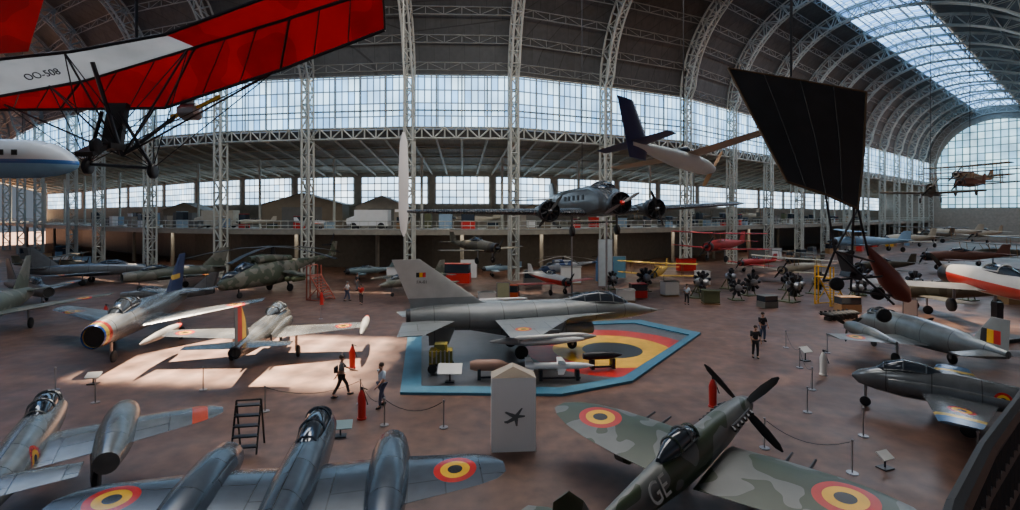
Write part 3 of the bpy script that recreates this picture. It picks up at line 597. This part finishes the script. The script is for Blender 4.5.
for a,b in((r2[1],m0),(r2[2],m0),((6.6,9.6,7.85),(6.75,9.9,6.2)),(m0,(7.5,9.9,6.7)),(r2[2],(7.1,9.9,6.9)),((6.75,9.9,6.2),(7.6,9.9,6.1)),(m0,(7.3,9.5,6.0)),(m0,(6.2,9.9,6.4)),((6.2,9.9,6.4),(7.3,9.8,6.5))): tb(a,b,.022)
g.obj('tube_frame',dark,e)
g=G();rs=[]
for x,z,r in((7.05,7.1,.03),(7.25,6.8,.12),(7.5,6.45,.2),(7.75,6.15,.18),(7.9,6.0,.05)):
    rs.append([V((x+.7*r*math.cos(2*pi*k/12),9.9+r*math.sin(2*pi*k/12),z+.7*r*math.cos(2*pi*k/12)))-o for k in range(12)])
g.loft(rs).obj('pilot_pod',flat('rust_brown_paint',(.2,.045,.03),.4),e)
for c in((7.25,9.7,5.75),(7.5,10.2,6.1),(6.4,9.8,6.35)): G().wheel(V(c)-o,.13,.1,(.2,1,0)).obj('wheel',black,e)
G().box(V((6.75,9.9,6.5))-o,(.25,.3,.1),0,0,.3).box(V((6.65,9.9,6.75))-o,(.08,.3,.5),0,0,-.3).obj('seat',dark,e)
# ---------------- vertical glider wing
e=root('glider_wing','white glider wing hung vertically on a cable by a column','glider wing',(-9.9,46.5,5.7))
bw=paint('bright_white_gelcoat',(.9,.9,.9),dirt=.03,rough=.3)
g=G();R=[]
for z,c_ in((0,.05),(.6,.3),(2,.45),(5,.5),(8.8,.35),(9.7,.1)): R.append([(-c_,0,z),(-c_*.3,-.12,z),(c_,0,z),(-c_*.3,.12,z)])
g.loft(R).obj('wing_panel',bw,e);G().box((0,0,2.4),(1.6,.06,.25)).obj('wing_bracket',bw,e);G().tube((0,0,9.5),(0,0,32),.06,n=5).obj('cable',truss_m,e)
def cable(a,b):
    G().tube(a,b,.03,n=4).obj('support_cable',dark,label='thin steel cable holding a suspended aircraft',cat='cable',group='suspension cables')
for p,s in hangs: cable((p[0],p[1],p[2]+2.8*s),(p[0],p[1],30))
cable((8.4,24.2,11.1),(8.4,24.2,23.5));cable((6.6,45.8,10.4),(6.6,45.8,37));cable((-6.5,8.7,10.5),(-6.5,8.7,23.5));cable((6.3,11.2,10.8),(6.3,11.2,23.5));cable((-39,40,13.75),(-39,40,34))
# ---------------- helicopters
def heli(label,pos,hd,m,s):
    e=root('helicopter',label,'helicopter',pos,hd,scale=s)
    G().body([(7.5,1.6,.1,.15),(7,1.6,.5,.55),(5.5,1.8,.8,.85),(3.5,2.1,1.1,1.2),(1,2.2,1.25,1.4),(-1.5,2.3,1.1,1.3),(-3,2.7,.55,.65),(-6,3,.3,.36),(-9.5,3.3,.15,.2)],n=18,p=2.6).obj('fuselage',m,e)
    G().body([(7,2.1,.1,.1),(6.4,2.3,.45,.48),(5.4,2.35,.48,.48),(5.2,2.65,.48,.5),(4.4,3.1,.55,.55),(3.2,3,.5,.4)],n=14).obj('cockpit_canopy',glassm,e)
    for sd in(1,-1):
        G().body([(3.2,3.7,.34,.34),(1.5,3.75,.42,.42),(-1.5,3.6,.3,.3)],sd*.55,12).obj('engine_nacelle_body',m,e)
        G().foil([(.9,.6,2.3,1.8,.1),(3.4,0,1.8,1.2,.1)],sd).obj('stub_wing',m,e)
        for yy in(2.,2.9): G().body([(.9,1.5,.05,.05),(.7,1.5,.28,.28),(-.9,1.5,.28,.28)],sd*yy,10).obj('rocket_pod',green,e)
        l=G().tube((-.5,sd*1,1.2),(-.5,sd*1.4,.45),.08).obj('landing_gear',dark,e);G().wheel((-.5,sd*1.4,.42),.42,.25).obj('wheel',black,l)
    l=G().tube((5,0,1.2),(5,0,.3),.07).obj('landing_gear',dark,e);G().wheel((5,.1,.3),.3,.2).obj('wheel',black,l)
    h=G().tube((.5,0,3.7),(.5,0,5.0),.3,.2,n=12).obj('rotor_hub',dark,e)
    for k in range(5):
        a=2*pi*k/5+.3;g=G();R=[]
        for f in(.1,3,6,8.3):
            u=V((math.cos(a),math.sin(a),0));w=V((-u.y,u.x,0));c=V((.5,0,4.95))+u*f-V((0,0,.016*f*f));R.append([c+w*.28,c+V((0,0,.06)),c-w*.28,c-V((0,0,.06))])
        g.loft(R).obj('rotor_blade',dark,h)
    G().foil([(3.2,-8.6,0,1.6,.1),(5,-9.6,0,.9,.1)],vert=True).obj('tail_fin',m,e)
    t=G().tube((-9.6,-.1,4.6),(-9.6,-.4,4.6),.15).obj('tail_rotor_hub',dark,e)
    for k in range(3):
        a=2*pi*k/3;G().box((-9.6+.8*math.cos(a),-.4,4.6+.8*math.sin(a)),(1.5,.04,.2),0,0,-a).obj('tail_rotor_blade',dark,t)
    return e
heli('green and brown camouflaged attack helicopter with drooping rotor blades',(-23.6,50.5,0),252,paint('helicopter_camouflage',(.07,.085,.055),(.17,.16,.125),1.2,.6),.92)
heli('white and dark rescue helicopter below the gallery',(7,63.5,0),-160,paint('white_blue_heli',(.4,.42,.45),(.05,.09,.2),.3,.5),.5)
# ---------------- small things
def stanchion(x,y,grp='rope barrier posts'):
    G().tube((0,0,0),(0,0,.03),.16,n=12).tube((0,0,.03),(0,0,.95),.022,n=8).ball((0,0,.98),.045,8,6).obj('barrier_post',steel,label='slim metal barrier post on a round foot',cat='barrier post',group=grp,loc=(x,y,0))
posts=[(-6.1,20.4),(-4.6,18.3),(-2.4,18.1),(8.4,16.5),(11.6,19.5),(13.3,22),(-9.6,19.6),(-17,20.5),(-8.2,24.5),(14.6,25.2),(10.2,14.9),(9,37.5),(-3,38),(-14,37),(14.5,15.5),(12.3,17.4),(16,29),(-13.5,22),(-20,22),(16.4,22.3),(17.7,27.9)]
for p in posts: stanchion(*p)
for a,b in((0,1),(1,2),(3,10),(4,5),(6,0),(5,9),(9,16)):
    p=V((*posts[a],.92));q=V((*posts[b],.92));d_=(q-p).normalized()*.06;p+=d_;q-=d_;g=G();Q=[p.lerp(q,k/8)-V((0,0,.35*(1-(2*k/8-1)**2))) for k in range(9)]
    for u,v in zip(Q[:-1],Q[1:]): g.tube(u,v,.012,n=5)
    g.obj('barrier_rope',dark,label='dark rope slung between two barrier posts',cat='rope',group='barrier ropes')
def extinguisher(x,y,c=None,s=1.1):
    e=root('fire_extinguisher',('white' if c else 'red')+' fire extinguisher standing on the hall floor','fire extinguisher',(x,y,0),scale=s,group='floor fire extinguishers')
    g=G();R=[[(r*math.cos(2*pi*k/14),r*math.sin(2*pi*k/14),z) for k in range(14)] for z,r in((0,.16),(.05,.16),(.06,.13),(.75,.14),(.9,.09),(1.0,.04))]
    g.loft(R).obj('cylinder_body',c or red,e);G().tube((0,0,1),(0,0,1.1),.035).tube((0,0,1.08),(.2,0,1.0),.02).obj('valve',dark,e)
    G().tube((.03,0,1.05),(.22,-.05,.5),.018).obj('hose',black,e)
for p in((-7.95,25.2),(-5.6,18.9),(8.15,20.1),(-16.2,43.),(-29.5,36.5)): extinguisher(*p)
extinguisher(15.1,24.1,white)
e=root('display_plinth','tall white museum plinth with slanted top and small aircraft emblem','display plinth',(.1,16.6,0),4)
g=G();w=.72;g.loft([[(-w,-.35,0),(w,-.35,0),(w,.35,0),(-w,.35,0)],[(-w,-.35,2.4),(w,-.35,2.4),(w,.35,2.4),(-w,.35,2.4)]]).obj('plinth_body',flat('offwhite_board',(.95,.95,.94),.4,0,.02),e)
G().add([(-w,-.35,2.4),(w,-.35,2.4),(0,-.1,2.7),(0,.35,2.7),(-w,.35,2.4),(w,.35,2.4)],[(0,1,2),(0,2,3,4),(1,5,3,2),(4,3,5)]).obj('plinth_top',flat('beige_board',(.5,.4,.3)),e,smooth=0)
em=[(-.32,1.0),(-.22,1.02),(-.05,1.12),(-.3,1.28),(-.26,1.32),(.05,1.22),(.24,1.42),(.29,1.42),(.17,1.2),(.36,1.18),(.36,1.13),(.14,1.1),(.12,.84),(.07,.84),(.02,1.02),(-.2,.93),(-.3,.95)]
G().add([(x,-.36,z) for x,z in em],[tuple(range(len(em)))]).obj('aircraft_emblem',flat('grey_print',(.16,.17,.18)),e,smooth=0)
def board(label,x,y,rz,w,h,m,z0=.5,z=0):
    e=root('information_board',label,'information board',(x,y,z),rz)
    G().tube((0,0,0),(0,0,z0),.03).box((0,0,.02),(.4,.3,.04)).obj('board_stand',dark,e)
    G().box((0,0,z0+.1),(w,h,.04),0,.6).obj('board_panel',m,e)
board('low tilted blue-white information board by the twin jet',-5.9,17.4,10,.8,.35,flat('blue_print',(.25,.38,.42)),.3)
board('white information board before the grey fighter jet',-2.75,22.9,0,1.1,.6,white,.5,.06)
board('pale information board beside the roundel mat',15.6,26.4,20,.6,.4,white)
board('small pale information board near the camouflaged fighter',11.4,15.2,20,.45,.3,white,.3)
board('small pale information board by the silver jet',-19.0,22.8,10,.6,.35,white,.3)
e=root('access_steps','small black folding access steps beside the twin jet','step ladder',(-8.6,16.4,0),10)
g=G()
for s in(-.38,.38): g.tube((s,-.4,0),(s,.1,1.6),.03).tube((s,.45,0),(s,.1,1.6),.03)
g.tube((-.38,.1,1.6),(.38,.1,1.6),.03).obj('ladder_frame',black,e)
for k in range(5): G().box((0,-.33+.1*k,.25+.3*k),(.76,.22,.04)).obj('ladder_tread',dark,e)
def store(name,label,x,y,rz,L_,r,m,fins=True):
    e=root(name,label,'missile' if fins else 'equipment pod',(x,y,.12),rz)
    z=.62;G().body([(L_/2,z,.02,.02),(L_/2-.4,z,r*.75,r*.75),(L_/2-.8,z,r,r),(-L_/2+.3,z,r,r),(-L_/2,z,r*.7,r*.7)],0,14).obj('casing',m,e)
    if fins:
        for xx in(-L_/2+.5,L_*.12):
            for a in range(4):
                t=a*pi/2+pi/4;G().add([(xx,0,z),(xx-.5,0,z),(xx-.5,math.cos(t)*r*3,z+math.sin(t)*r*3),(xx-.25,math.cos(t)*r*3,z+math.sin(t)*r*3)],[(0,1,2,3)]).obj('tail_fin',m,e,smooth=0)
    g=G();g.box((0,0,.06),(L_*.6,.1,.08))
    for xx in(-L_*.28,L_*.25): g.box((xx,0,.25),(.15,.5,.5))
    g.obj('cradle',dark,e)
store('air_missile','slim white missile on a low cradle',2.3,23.1,2,3.2,.15,bw)
store('equipment_pod','pinkish-tan cylindrical pod on a trolley',-.9,23.2,4,1.9,.26,flat('tan_pod',(.4,.22,.16)),False)
store('equipment_pod','dark targeting pod on a low cradle',4.6,24.8,8,2.0,.2,dark,False)
e=root('ground_power_cart','olive and yellow ground power cart with pipes','equipment cart',(-3.35,24.3,.12),5)
G().box((0,0,.75),(1.1,.8,.6)).box((0,0,1.2),(.6,.6,.3)).obj('cart_body',paint('olive_yellow',(.16,.15,.03),(.4,.3,.03),2.),e,smooth=0)
for a in(-.4,.4):
    for b in(-.4,.4): G().wheel((a,b,.22),.22,.12).obj('wheel',black,e)
for k in range(5): G().tube((-.4+.2*k,-.42,.5),(-.4+.2*k,-.42,1.1),.04).obj('pipe',steel,e)
for k in range(7):
    G().ball((0,0,.42),(.16,.55,.16),10,8).box((0,.6,.42),(.3,.2,.04)).box((0,.6,.42),(.04,.2,.3)).box((0,0,.13),(.2,.5,.26)).obj('practice_bomb',black,label='small black finned bomb resting on a block',cat='bomb',group='row of black bombs',loc=(23.2+.42*k,36.5+.15*k,0),rz=.2)
def ladder(x,y,rz,m,h,label):
    e=root('maintenance_platform',label,'ladder platform',(x,y,0),rz)
    g=G()
    for s in(-.7,.7):
        g.tube((-1,s,0),(.6,s,h),.06).tube((1,s,0),(1,s,h+.9),.06).tube((.6,s,0),(.6,s,h+.9),.06).tube((-1,s,0),(1,s,0.05),.06).tube((-.2,s,h*.5),(1,s,0),.04)
    g.tube((.6,.7,h+.9),(1,.7,h+.9),.04).tube((1,-.7,h+.9),(1,.7,h+.9),.04);g.obj('platform_frame',m,e)
    for k in range(9): G().box((-1+1.6*(k+1)/9.5,0,h*(k+1)/9.5),(.2,1.3,.05)).obj('platform_step',m,e)
    G().box((.8,0,h),(.5,1.4,.06)).obj('platform_deck',m,e)
ladder(27.6,43.0,200,yellow,2.4,'yellow wheeled maintenance ladder platform')
ladder(-17.2,45.5,160,flat('rust_red_frame',(.35,.08,.05)),2.2,'red and silver boarding steps beside helicopter')
def engine(x,y,rz,s,label):
    e=root('aero_engine',label,'aircraft engine',(x,y,0),rz,scale=s,group='radial engines on stands')
    G().body([(.5,1.3,.1,.1),(.4,1.3,.3,.3),(-.2,1.3,.38,.38),(-.5,1.3,.3,.3)],0,14).obj('crankcase',steel,e)
    for k in range(9):
        a=2*pi*k/9;u=V((0,math.cos(a),math.sin(a)));c=V((0,0,1.3))
        G().tube(c+u*.3,c+u*.85,.16,n=8).obj('engine_cylinder',dark,e)
    G().tube((-.1,-.5,0),(-.3,-.2,1),.05).tube((-.1,.5,0),(-.3,.2,1),.05).tube((-1,0,0),(-.4,0,1.1),.05).box((-.4,0,.05),(1.2,1.2,.08)).obj('engine_stand',green,e)
for k,(x,y) in enumerate(((20.5,45),(23,47.5),(25.0,44.0),(31.3,45.),(19.0,49.5),(13.5,50),(27.5,47.5),(34,48),(38.,47.),(10.5,51.5),(23,52),(36,51),(28.5,51),(40,52.5),(17.8,46.2),(41.5,44.8),(30,48.5))): engine(x,y,-90+k*17%60,.9+.12*(k%3),'dark radial aero engine mounted on a tubular stand')
def case(x,y,z,rz,w,d,h,m,label,name='display_cabinet',cat='display cabinet'):
    e=root(name,label,cat,(x,y,z),rz);G().box((0,0,h*.25),(w,d,h*.5)).obj('cabinet_base',m,e,smooth=0)
    G().box((0,0,h*.74),(w*.96,d*.96,h*.46)).obj('cabinet_glass',glassm,e,smooth=0);G().box((0,0,h*.985),(w,d,h*.03)).obj('cabinet_top',m,e,smooth=0)
def crate(x,y,z,rz,w,d,h,m,label):
    e=root('storage_crate',label,'crate',(x,y,z),rz);G().box((0,0,h/2+.08),(w,d,h-.16)).obj('crate_body',m,e,smooth=0)
    g=G();g.box((0,0,.04),(w+.05,d+.05,.08)).obj('crate_pallet',tan,e,smooth=0);G().box((0,0,h-.04),(w+.1,d+.1,.08)).obj('crate_lid',m,e,smooth=0)
gy=flat('grey_felt',(.14,.14,.13));ltb=flat('pale_blue_case',(.3,.42,.5))
taken=[]
for k,(x,y,w,h,m) in enumerate([(-12.8,56.5,2,1.8,white),(-6,57,3,2.2,red),(6.8,56,2.2,2,white),(2.5,55,2,1.6,gy),(10.8,57,1.8,2.4,flat('blue_case',(.08,.2,.4))),(0,46.,1.6,1.3,orange),(10.3,44.6,1.5,1.1,white),(12.0,46.9,1.5,1.3,red),(15.2,47.6,1.4,1.4,white),(-64,68,2.5,2,tan),(21,54.6,1.4,1.6,white),(43.5,43.5,1.3,1.4,tan),(-2,43,1.4,1.1,white),(-3.8,41.5,1.3,1.,tan),(17.4,43.4,1.3,1.2,green),(27,40.,1.6,1.2,tan),(6.2,43.,1.4,1.,ltb),(21.5,41.8,1.3,1.,gy)]):
    taken.append((x,y));(case if k%2 else crate)(x,y,0,(k*37)%30-15,w,1.,h,m,'glazed museum cabinet with coloured base on the hall floor' if k%2 else 'closed painted crate standing on the hall floor')
def banner(x,y,z,w,h,m,label,rz=0):
    e=root('exhibition_board',label,'exhibition board',(x,y,z),rz);G().box((0,0,h/2+.1),(w,.06,h)).obj('board_face',m,e,smooth=0)
    G().tube((-w/2,0,0),(-w/2,0,h+.1),.05).tube((w/2,0,0),(w/2,0,h+.1),.05).tube((-w/2,0,h+.1),(w/2,0,h+.1),.04).obj('board_frame',steel,e)
banner(10.2,53.5,0,1.5,5.0,flat('blue_white_print',(.45,.52,.56)),'tall pale blue exhibition board')
banner(-5.,60.5,0,2,2.2,white,'white exhibition board in metal frame')
banner(-.6,44.3,0,1.1,1.6,flat('striped_print',(.5,.5,.3)),'pale printed exhibition board')
banner(28.8,36,0,1.,1.5,white,'white notice board near the engines')
banner(12.8,60.5,0,2.4,2.6,flat('teal_print',(.1,.25,.35)),'teal exhibition board below the gallery')
bl=5.9
def shed(x,y,w,h,m,rm,label,rz=0):
    e=root('exhibition_hut',label,'hut',(x,y,bl),rz)
    G().add([(-w/2,-1.5,0),(w/2,-1.5,0),(w/2,-1.5,h*.7),(0,-1.5,h),(-w/2,-1.5,h*.7),(-w/2,1.5,0),(w/2,1.5,0),(w/2,1.5,h*.7),(0,1.5,h),(-w/2,1.5,h*.7)],[(0,1,2,3,4),(5,9,8,7,6),(0,4,9,5),(1,6,7,2)]).obj('hut_walls',m,e,smooth=0)
    G().add([(-w/2-.3,-1.7,h*.67),(0,-1.7,h+.05),(w/2+.3,-1.7,h*.67),(-w/2-.3,1.7,h*.67),(0,1.7,h+.05),(w/2+.3,1.7,h*.67)],[(0,1,4,3),(1,2,5,4)]).obj('hut_roof',rm,e,smooth=0)
    G().box((0,-1.53,h*.3),(w*.5,.06,h*.6)).obj('hut_door',gy,e,smooth=0)
ochre=flat('ochre_boards',(.2,.16,.11))
shed(-28.5,70,11,4.8,ochre,gy,'ochre gabled hangar-style exhibition hut');shed(-48,75,6,3.6,ochre,gy,'brown gabled wooden exhibition hut');shed(3,69.5,5,3.2,ochre,aislem,'brown gabled exhibition hut under low roof');shed(-17.5,69.5,7,4.4,cream,gy,'cream gabled hut behind the van')
def truck(x,y,z,rz,m,label):
    e=root('van',label,'van',(x,y,z),rz);G().box((0,0,1.45),(4.2,2,2.)).body([(2.1,1.1,.95,.6,6),(3.1,.95,.9,.45,6)],0,16).obj('van_body',m,e,smooth=30)
    G().box((2.12,0,1.95),(.08,1.7,.6)).obj('windscreen',glassm,e)
    for a in(-1.3,2.2):
        for b in(-1,1): G().wheel((a,b*.95,.42),.42,.25).obj('wheel',black,e)
truck(-17.6,64.2,bl,180,white,'white box-bodied vintage van on the gallery')
truck(-40.5,70,bl,185,flat('cream_van',(.5,.45,.35)),'cream box-bodied van on the gallery')
ga=[(-33.5,65.2,200,prop1(G1),.55,'cream light aircraft standing on the gallery'),(-25.0,64.,10,prop1(white,wm=orange),.5,'orange and white light aircraft on the gallery'),
 (17.5,72,200,prop1(G4,bi=True),.8,'camouflaged biplane standing on the gallery'),(-5.,65,170,prop1(G1,bi=True),.75,'cream biplane standing on the gallery'),(31,82,220,prop1(G4),.9,'olive light aircraft standing on the gallery'),
 (44,93,220,prop1(G1,bi=True),1.,'cream biplane on the gallery near the far end'),(7.,65.2,190,prop1(G4),.45,'small brown light aircraft on the gallery')]
for x,y,h,S,s,lb in ga:
    taken+=[(x,y),(x+3,y+1),(x-3,y),(x,y+2)];plane('biplane' if 'struts' in S else 'propeller_airplane',lb,(x,y,bl),h,S,s)
taken+=[(-28.5,70),(-17.5,69.5),(-17.6,64.2),(-17.6,62),(-19.5,63.5),(-15.5,63.5),(-40.5,70),(-48,75),(-50.5,75),(-45.5,75),(-48,73),(-50.5,73),(-45.5,73),(3,69.5),(-33,70),(-24,70),(-38,70),(-43,70)]
def free(x,y,r):
    return all((x-a)**2+(y-b)**2>r*r for a,b in taken)
random.seed(9);cnt=0
for k in range(1200):
    if cnt>=90: break
    i=random.randint(4,18);f=random.random();d=-1.1-random.random()*4.5
    p=W(i,d,bl).lerp(W(i+1,d,bl),f)
    if not free(p.x,p.y,2.0) or f<.07 or f>.93 or (abs(f)<.2 and d<-4.5): continue
    taken.append((p.x,p.y));cnt+=1
    m=random.choice([white,tan,cream,red,green,gy,G5,gy,ltb,ochre]);rz=math.degrees(math.atan2(TD[i].y,TD[i].x))
    (case if cnt%2 else crate)(p.x,p.y,bl,rz,.8+random.random()*.9,.7,.7+random.random()*1.6,m,'small glazed cabinet with painted base on the gallery' if cnt%2 else 'closed painted crate stored on the gallery')
random.seed(12);cnt=0
fl=[(-23.6,50.5),(-22,58),(7,63.5),(-9.5,49.5),(-47,56),(-36,54),(-42,43.5),(-29,42.5)]+[(q[1][0],q[1][1]) for q in L]+[(36,50),(10,53),(40,52),(28,51)]
for k in range(900):
    if cnt>=26: break
    i=random.randint(3,19);f=random.random();d=-3+random.random()*8
    p=W(i,d,0).lerp(W(i+1,d,0),f)
    if f<.1 or f>.9 or not free(p.x,p.y,3) or any((p.x-a)**2+(p.y-b)**2<58 for a,b in fl): continue
    taken.append((p.x,p.y));cnt+=1
    m=random.choice([white,tan,red,G5,gy,yellow]);(case if cnt%2 else crate)(p.x,p.y,0,random.random()*60,1.5+random.random(),1,1.2+random.random()*1.2,m,'glazed museum cabinet standing along the hall columns' if cnt%2 else 'closed painted crate standing along the hall columns')
# ------------------------------------------------ PEOPLE
def skinmesh(name,pts,edges,rt,mat,par,sub=1):
    me=bpy.data.meshes.new(name);bm=bmesh.new();ly=bm.verts.layers.skin.verify();vm={}
    for k,(c,r) in pts.items():
        v=bm.verts.new(c);vm[k]=v;v[ly].radius=(r,r) if not hasattr(r,'__len__') else r;v[ly].use_root=(k==rt)
    for a,b in edges: bm.edges.new((vm[a],vm[b]))
    bm.to_mesh(me);bm.free();o=bpy.data.objects.new('tmp',me);COL.objects.link(o)
    s_=o.modifiers.new('s','SKIN');s_.use_smooth_shade=True;u=o.modifiers.new('u','SUBSURF');u.levels=sub
    dg=bpy.context.evaluated_depsgraph_get();m2=bpy.data.meshes.new_from_object(o.evaluated_get(dg));bpy.data.objects.remove(o)
    m2.materials.clear();m2.materials.append(mat);m2.polygons.foreach_set('use_smooth',[True]*len(m2.polygons))
    q=bpy.data.objects.new(name,m2);COL.objects.link(q);q.parent=par;return q
def person(label,x,y,hd,stride,shirt,trou,hairm,bag=None,arms=(.25,-.25),h=1.75,fingers=True):
    e=root('person',label,'person',(x,y,0),hd,scale=h/1.75);P={};E=[]
    def c(a,b): E.append((a,b))
    P['pel']=((0,0,.96),.13);P['sp']=((.01,0,1.13),.12);P['ch']=((.02,0,1.33),.14);P['nk']=((.02,0,1.47),.055);P['hb']=((.04,0,1.55),.07);P['hm']=((.05,0,1.64),.095);P['ht']=((.04,0,1.71),.07)
    for a,b in(('pel','sp'),('sp','ch'),('ch','nk'),('nk','hb'),('hb','hm'),('hm','ht')): c(a,b)
    P['ns']=((.165,0,1.62),.013);c('hm','ns')
    for s,n,f,ar in((1,'L',stride,arms[0]),(-1,'R',-stride,arms[1])):
        P['sh'+n]=((.01,s*.18,1.41),.062);el=V((.01+ar*.55,s*.23,1.15+abs(ar)*.06));wr=el+V((ar*.9+.05,0,-.23+abs(ar)*.15))
        P['el'+n]=(tuple(el),.043);P['wr'+n]=(tuple(wr),.028);d=(wr-el).normalized();pm=wr+d*.07;P['pm'+n]=(tuple(pm),.034)
        for a,b in(('ch','sh'+n),('sh'+n,'el'+n),('el'+n,'wr'+n),('wr'+n,'pm'+n)): c(a,b)
        if fingers:
            for k,(o_,l) in enumerate(((-.027,.065),(-.009,.078),(.009,.072),(.026,.056))):
                m_=pm+d*(.03+l*.45)+V((o_,0,0));t_=pm+d*(.02+l)+V((o_,-s*.02,0));P['f%s%d'%(n,k)]=(tuple(m_),.009);P['g%s%d'%(n,k)]=(tuple(t_),.008);c('pm'+n,'f%s%d'%(n,k));c('f%s%d'%(n,k),'g%s%d'%(n,k))
            m_=wr+d*.04+V((.035,0,0));t_=m_+d*.045+V((.015,0,0));P['th'+n]=(tuple(m_),.011);P['tt'+n]=(tuple(t_),.009);c('pm'+n,'th'+n);c('th'+n,'tt'+n)
        kn=V((f*.55+.04,s*.1,.5));an=V((f-.02,s*.1,.1+(.06 if f<0 else 0)));P['hp'+n]=((0,s*.09,.9),.09);P['kn'+n]=(tuple(kn),.058);P['an'+n]=(tuple(an),.04);P['to'+n]=((an.x+.17,s*.11,.045),.035)
        for a,b in(('pel','hp'+n),('hp'+n,'kn'+n),('kn'+n,'an'+n),('an'+n,'to'+n)): c(a,b)
    skinmesh('body',P,E,'pel',skin,e)
    def sub_(name,keys,gr,mat,rt):
        Q={k:(P[k][0],P[k][1]+gr) for k in keys};skinmesh(name,Q,[q for q in E if q[0] in Q and q[1] in Q],rt,mat,e)
    sub_('shirt',['pel','sp','ch','shL','shR','elL','elR'],.02,shirt,'ch')
    sub_('trousers',['pel','hpL','hpR','knL','knR','anL','anR'],.018,trou,'pel')
    for n in'LR':
        a=V(P['an'+n][0]);G().ball((a.x+.06,a.y,.05),(.15,.052,.05)).obj('shoe',black,e)
    G().ball((.02,0,1.69),(.115,.1,.105),12,8).obj('hair',hairm,e)
    for s in(1,-1):
        G().ball((.135,s*.035,1.65),.012,6,4).obj('eye',black,e);G().ball((.05,s*.1,1.64),(.02,.012,.03),6,4).obj('ear',skin,e)
    G().box((.142,0,1.575),(.01,.05,.01)).obj('mouth',flat('lips',(.3,.08,.07)),e)
    if bag:
        G().body([(-.3,1.15,.09,.12,4),(-.14,1.2,.12,.17,4)],0,12).obj('backpack',bag,e)
bhair=flat('brown_hair',(.05,.03,.02));ghair=flat('grey_hair',(.25,.23,.2));jeans=flat('blue_jeans',(.07,.1,.18));blk=flat('black_cloth',(.02,.02,.025));blu=flat('pale_blue_cloth',(.6,.75,.9));gcl=flat('grey_cloth',(.14,.15,.17))
person('person in grey jacket and dark trousers walking with raised camera',-7.15,21.2,25,.34,gcl,blk,bhair,arms=(.35,-.2),bag=blk)
person('person in pale blue shirt and jeans walking towards the viewer gallery',-5.15,20.1,235,.22,blu,jeans,bhair)
person('person in black coat standing beside the barrier',13.2,26.9,-100,.08,blk,blk,bhair,arms=(.1,.05))
person('person in dark clothes standing by the barrier post',15.4,30.5,-80,.05,blk,jeans,bhair,arms=(.1,.05))
person('person in red shirt standing below the gallery',-12.8,43,-90,.1,red,blk,bhair,fingers=False)
person('person in white shirt standing near the parked helicopter',-14.6,44.8,0,.2,flat('white_cloth',(.6,.6,.6)),jeans,ghair,fingers=False)
person('person in dark shirt walking below the gallery',-15.6,51,60,.2,blk,gcl,bhair,fingers=False)
person('person in blue shirt standing near the engines',15.2,43,-90,.1,blu,blk,bhair,fingers=False)
# ------------------------------------------------ CAMERA / LIGHT
cd=bpy.data.cameras.new('camera');co=bpy.data.objects.new('camera',cd);COL.objects.link(co);co.location=(0,0,7.7);co.rotation_euler=(pi/2,0,0)
cd.sensor_width=36;cd.lens=36*500/1020;cd.shift_y=-40/1020;cd.clip_end=1000;cd.clip_start=.05;sc.camera=co
w=bpy.data.worlds.new('world');sc.world=w;w.use_nodes=True;b=w.node_tree.nodes['Background'];b.inputs[0].default_value=(.7,.82,1,1);b.inputs[1].default_value=.2
s=bpy.data.lights.new('sun','SUN');s.energy=85;s.angle=.03;s.color=(1,.8,.58);so=bpy.data.objects.new('sun',s);COL.objects.link(so)
so.rotation_euler=V((6,-17.5,-40)).to_track_quat('-Z','Y').to_euler()
def area(x,y,z,sx,sy,e_,rz=0,c=(.9,.95,1)):  # added fill lights, not fixtures of the hall
    l=bpy.data.lights.new('added_fill','AREA');l.shape='RECTANGLE';l.size=sx;l.size_y=sy;l.energy=e_;l.color=c;o=bpy.data.objects.new('added_fill',l);COL.objects.link(o);o.location=(x,y,z)
    o.rotation_euler[2]=rz
area(-30,42,36,36,4,4000);area(8,38,36,36,4,10000,0,(1,.92,.82));area(60,75,37,50,4,7500,.68);area(115,120,37,60,4,7500,.68)  # unseen fills added under the roof to brighten the hall
area(-2,24,23.5,18,3,1900,0,(1,.96,.9));area(-7,9,22,6,4,700)  # fills added out of view to lift the foreground and the sail
for i in(5,7,9,10,11,12,14):  # fills added under the balcony to lift the dark recess
    p=W(i,-5,5.2).lerp(W(i+1,-5,5.2),.5);area(p.x,p.y,5.2,9,1.5,260,math.atan2(TD[i].y,TD[i].x),(1,.9,.75))
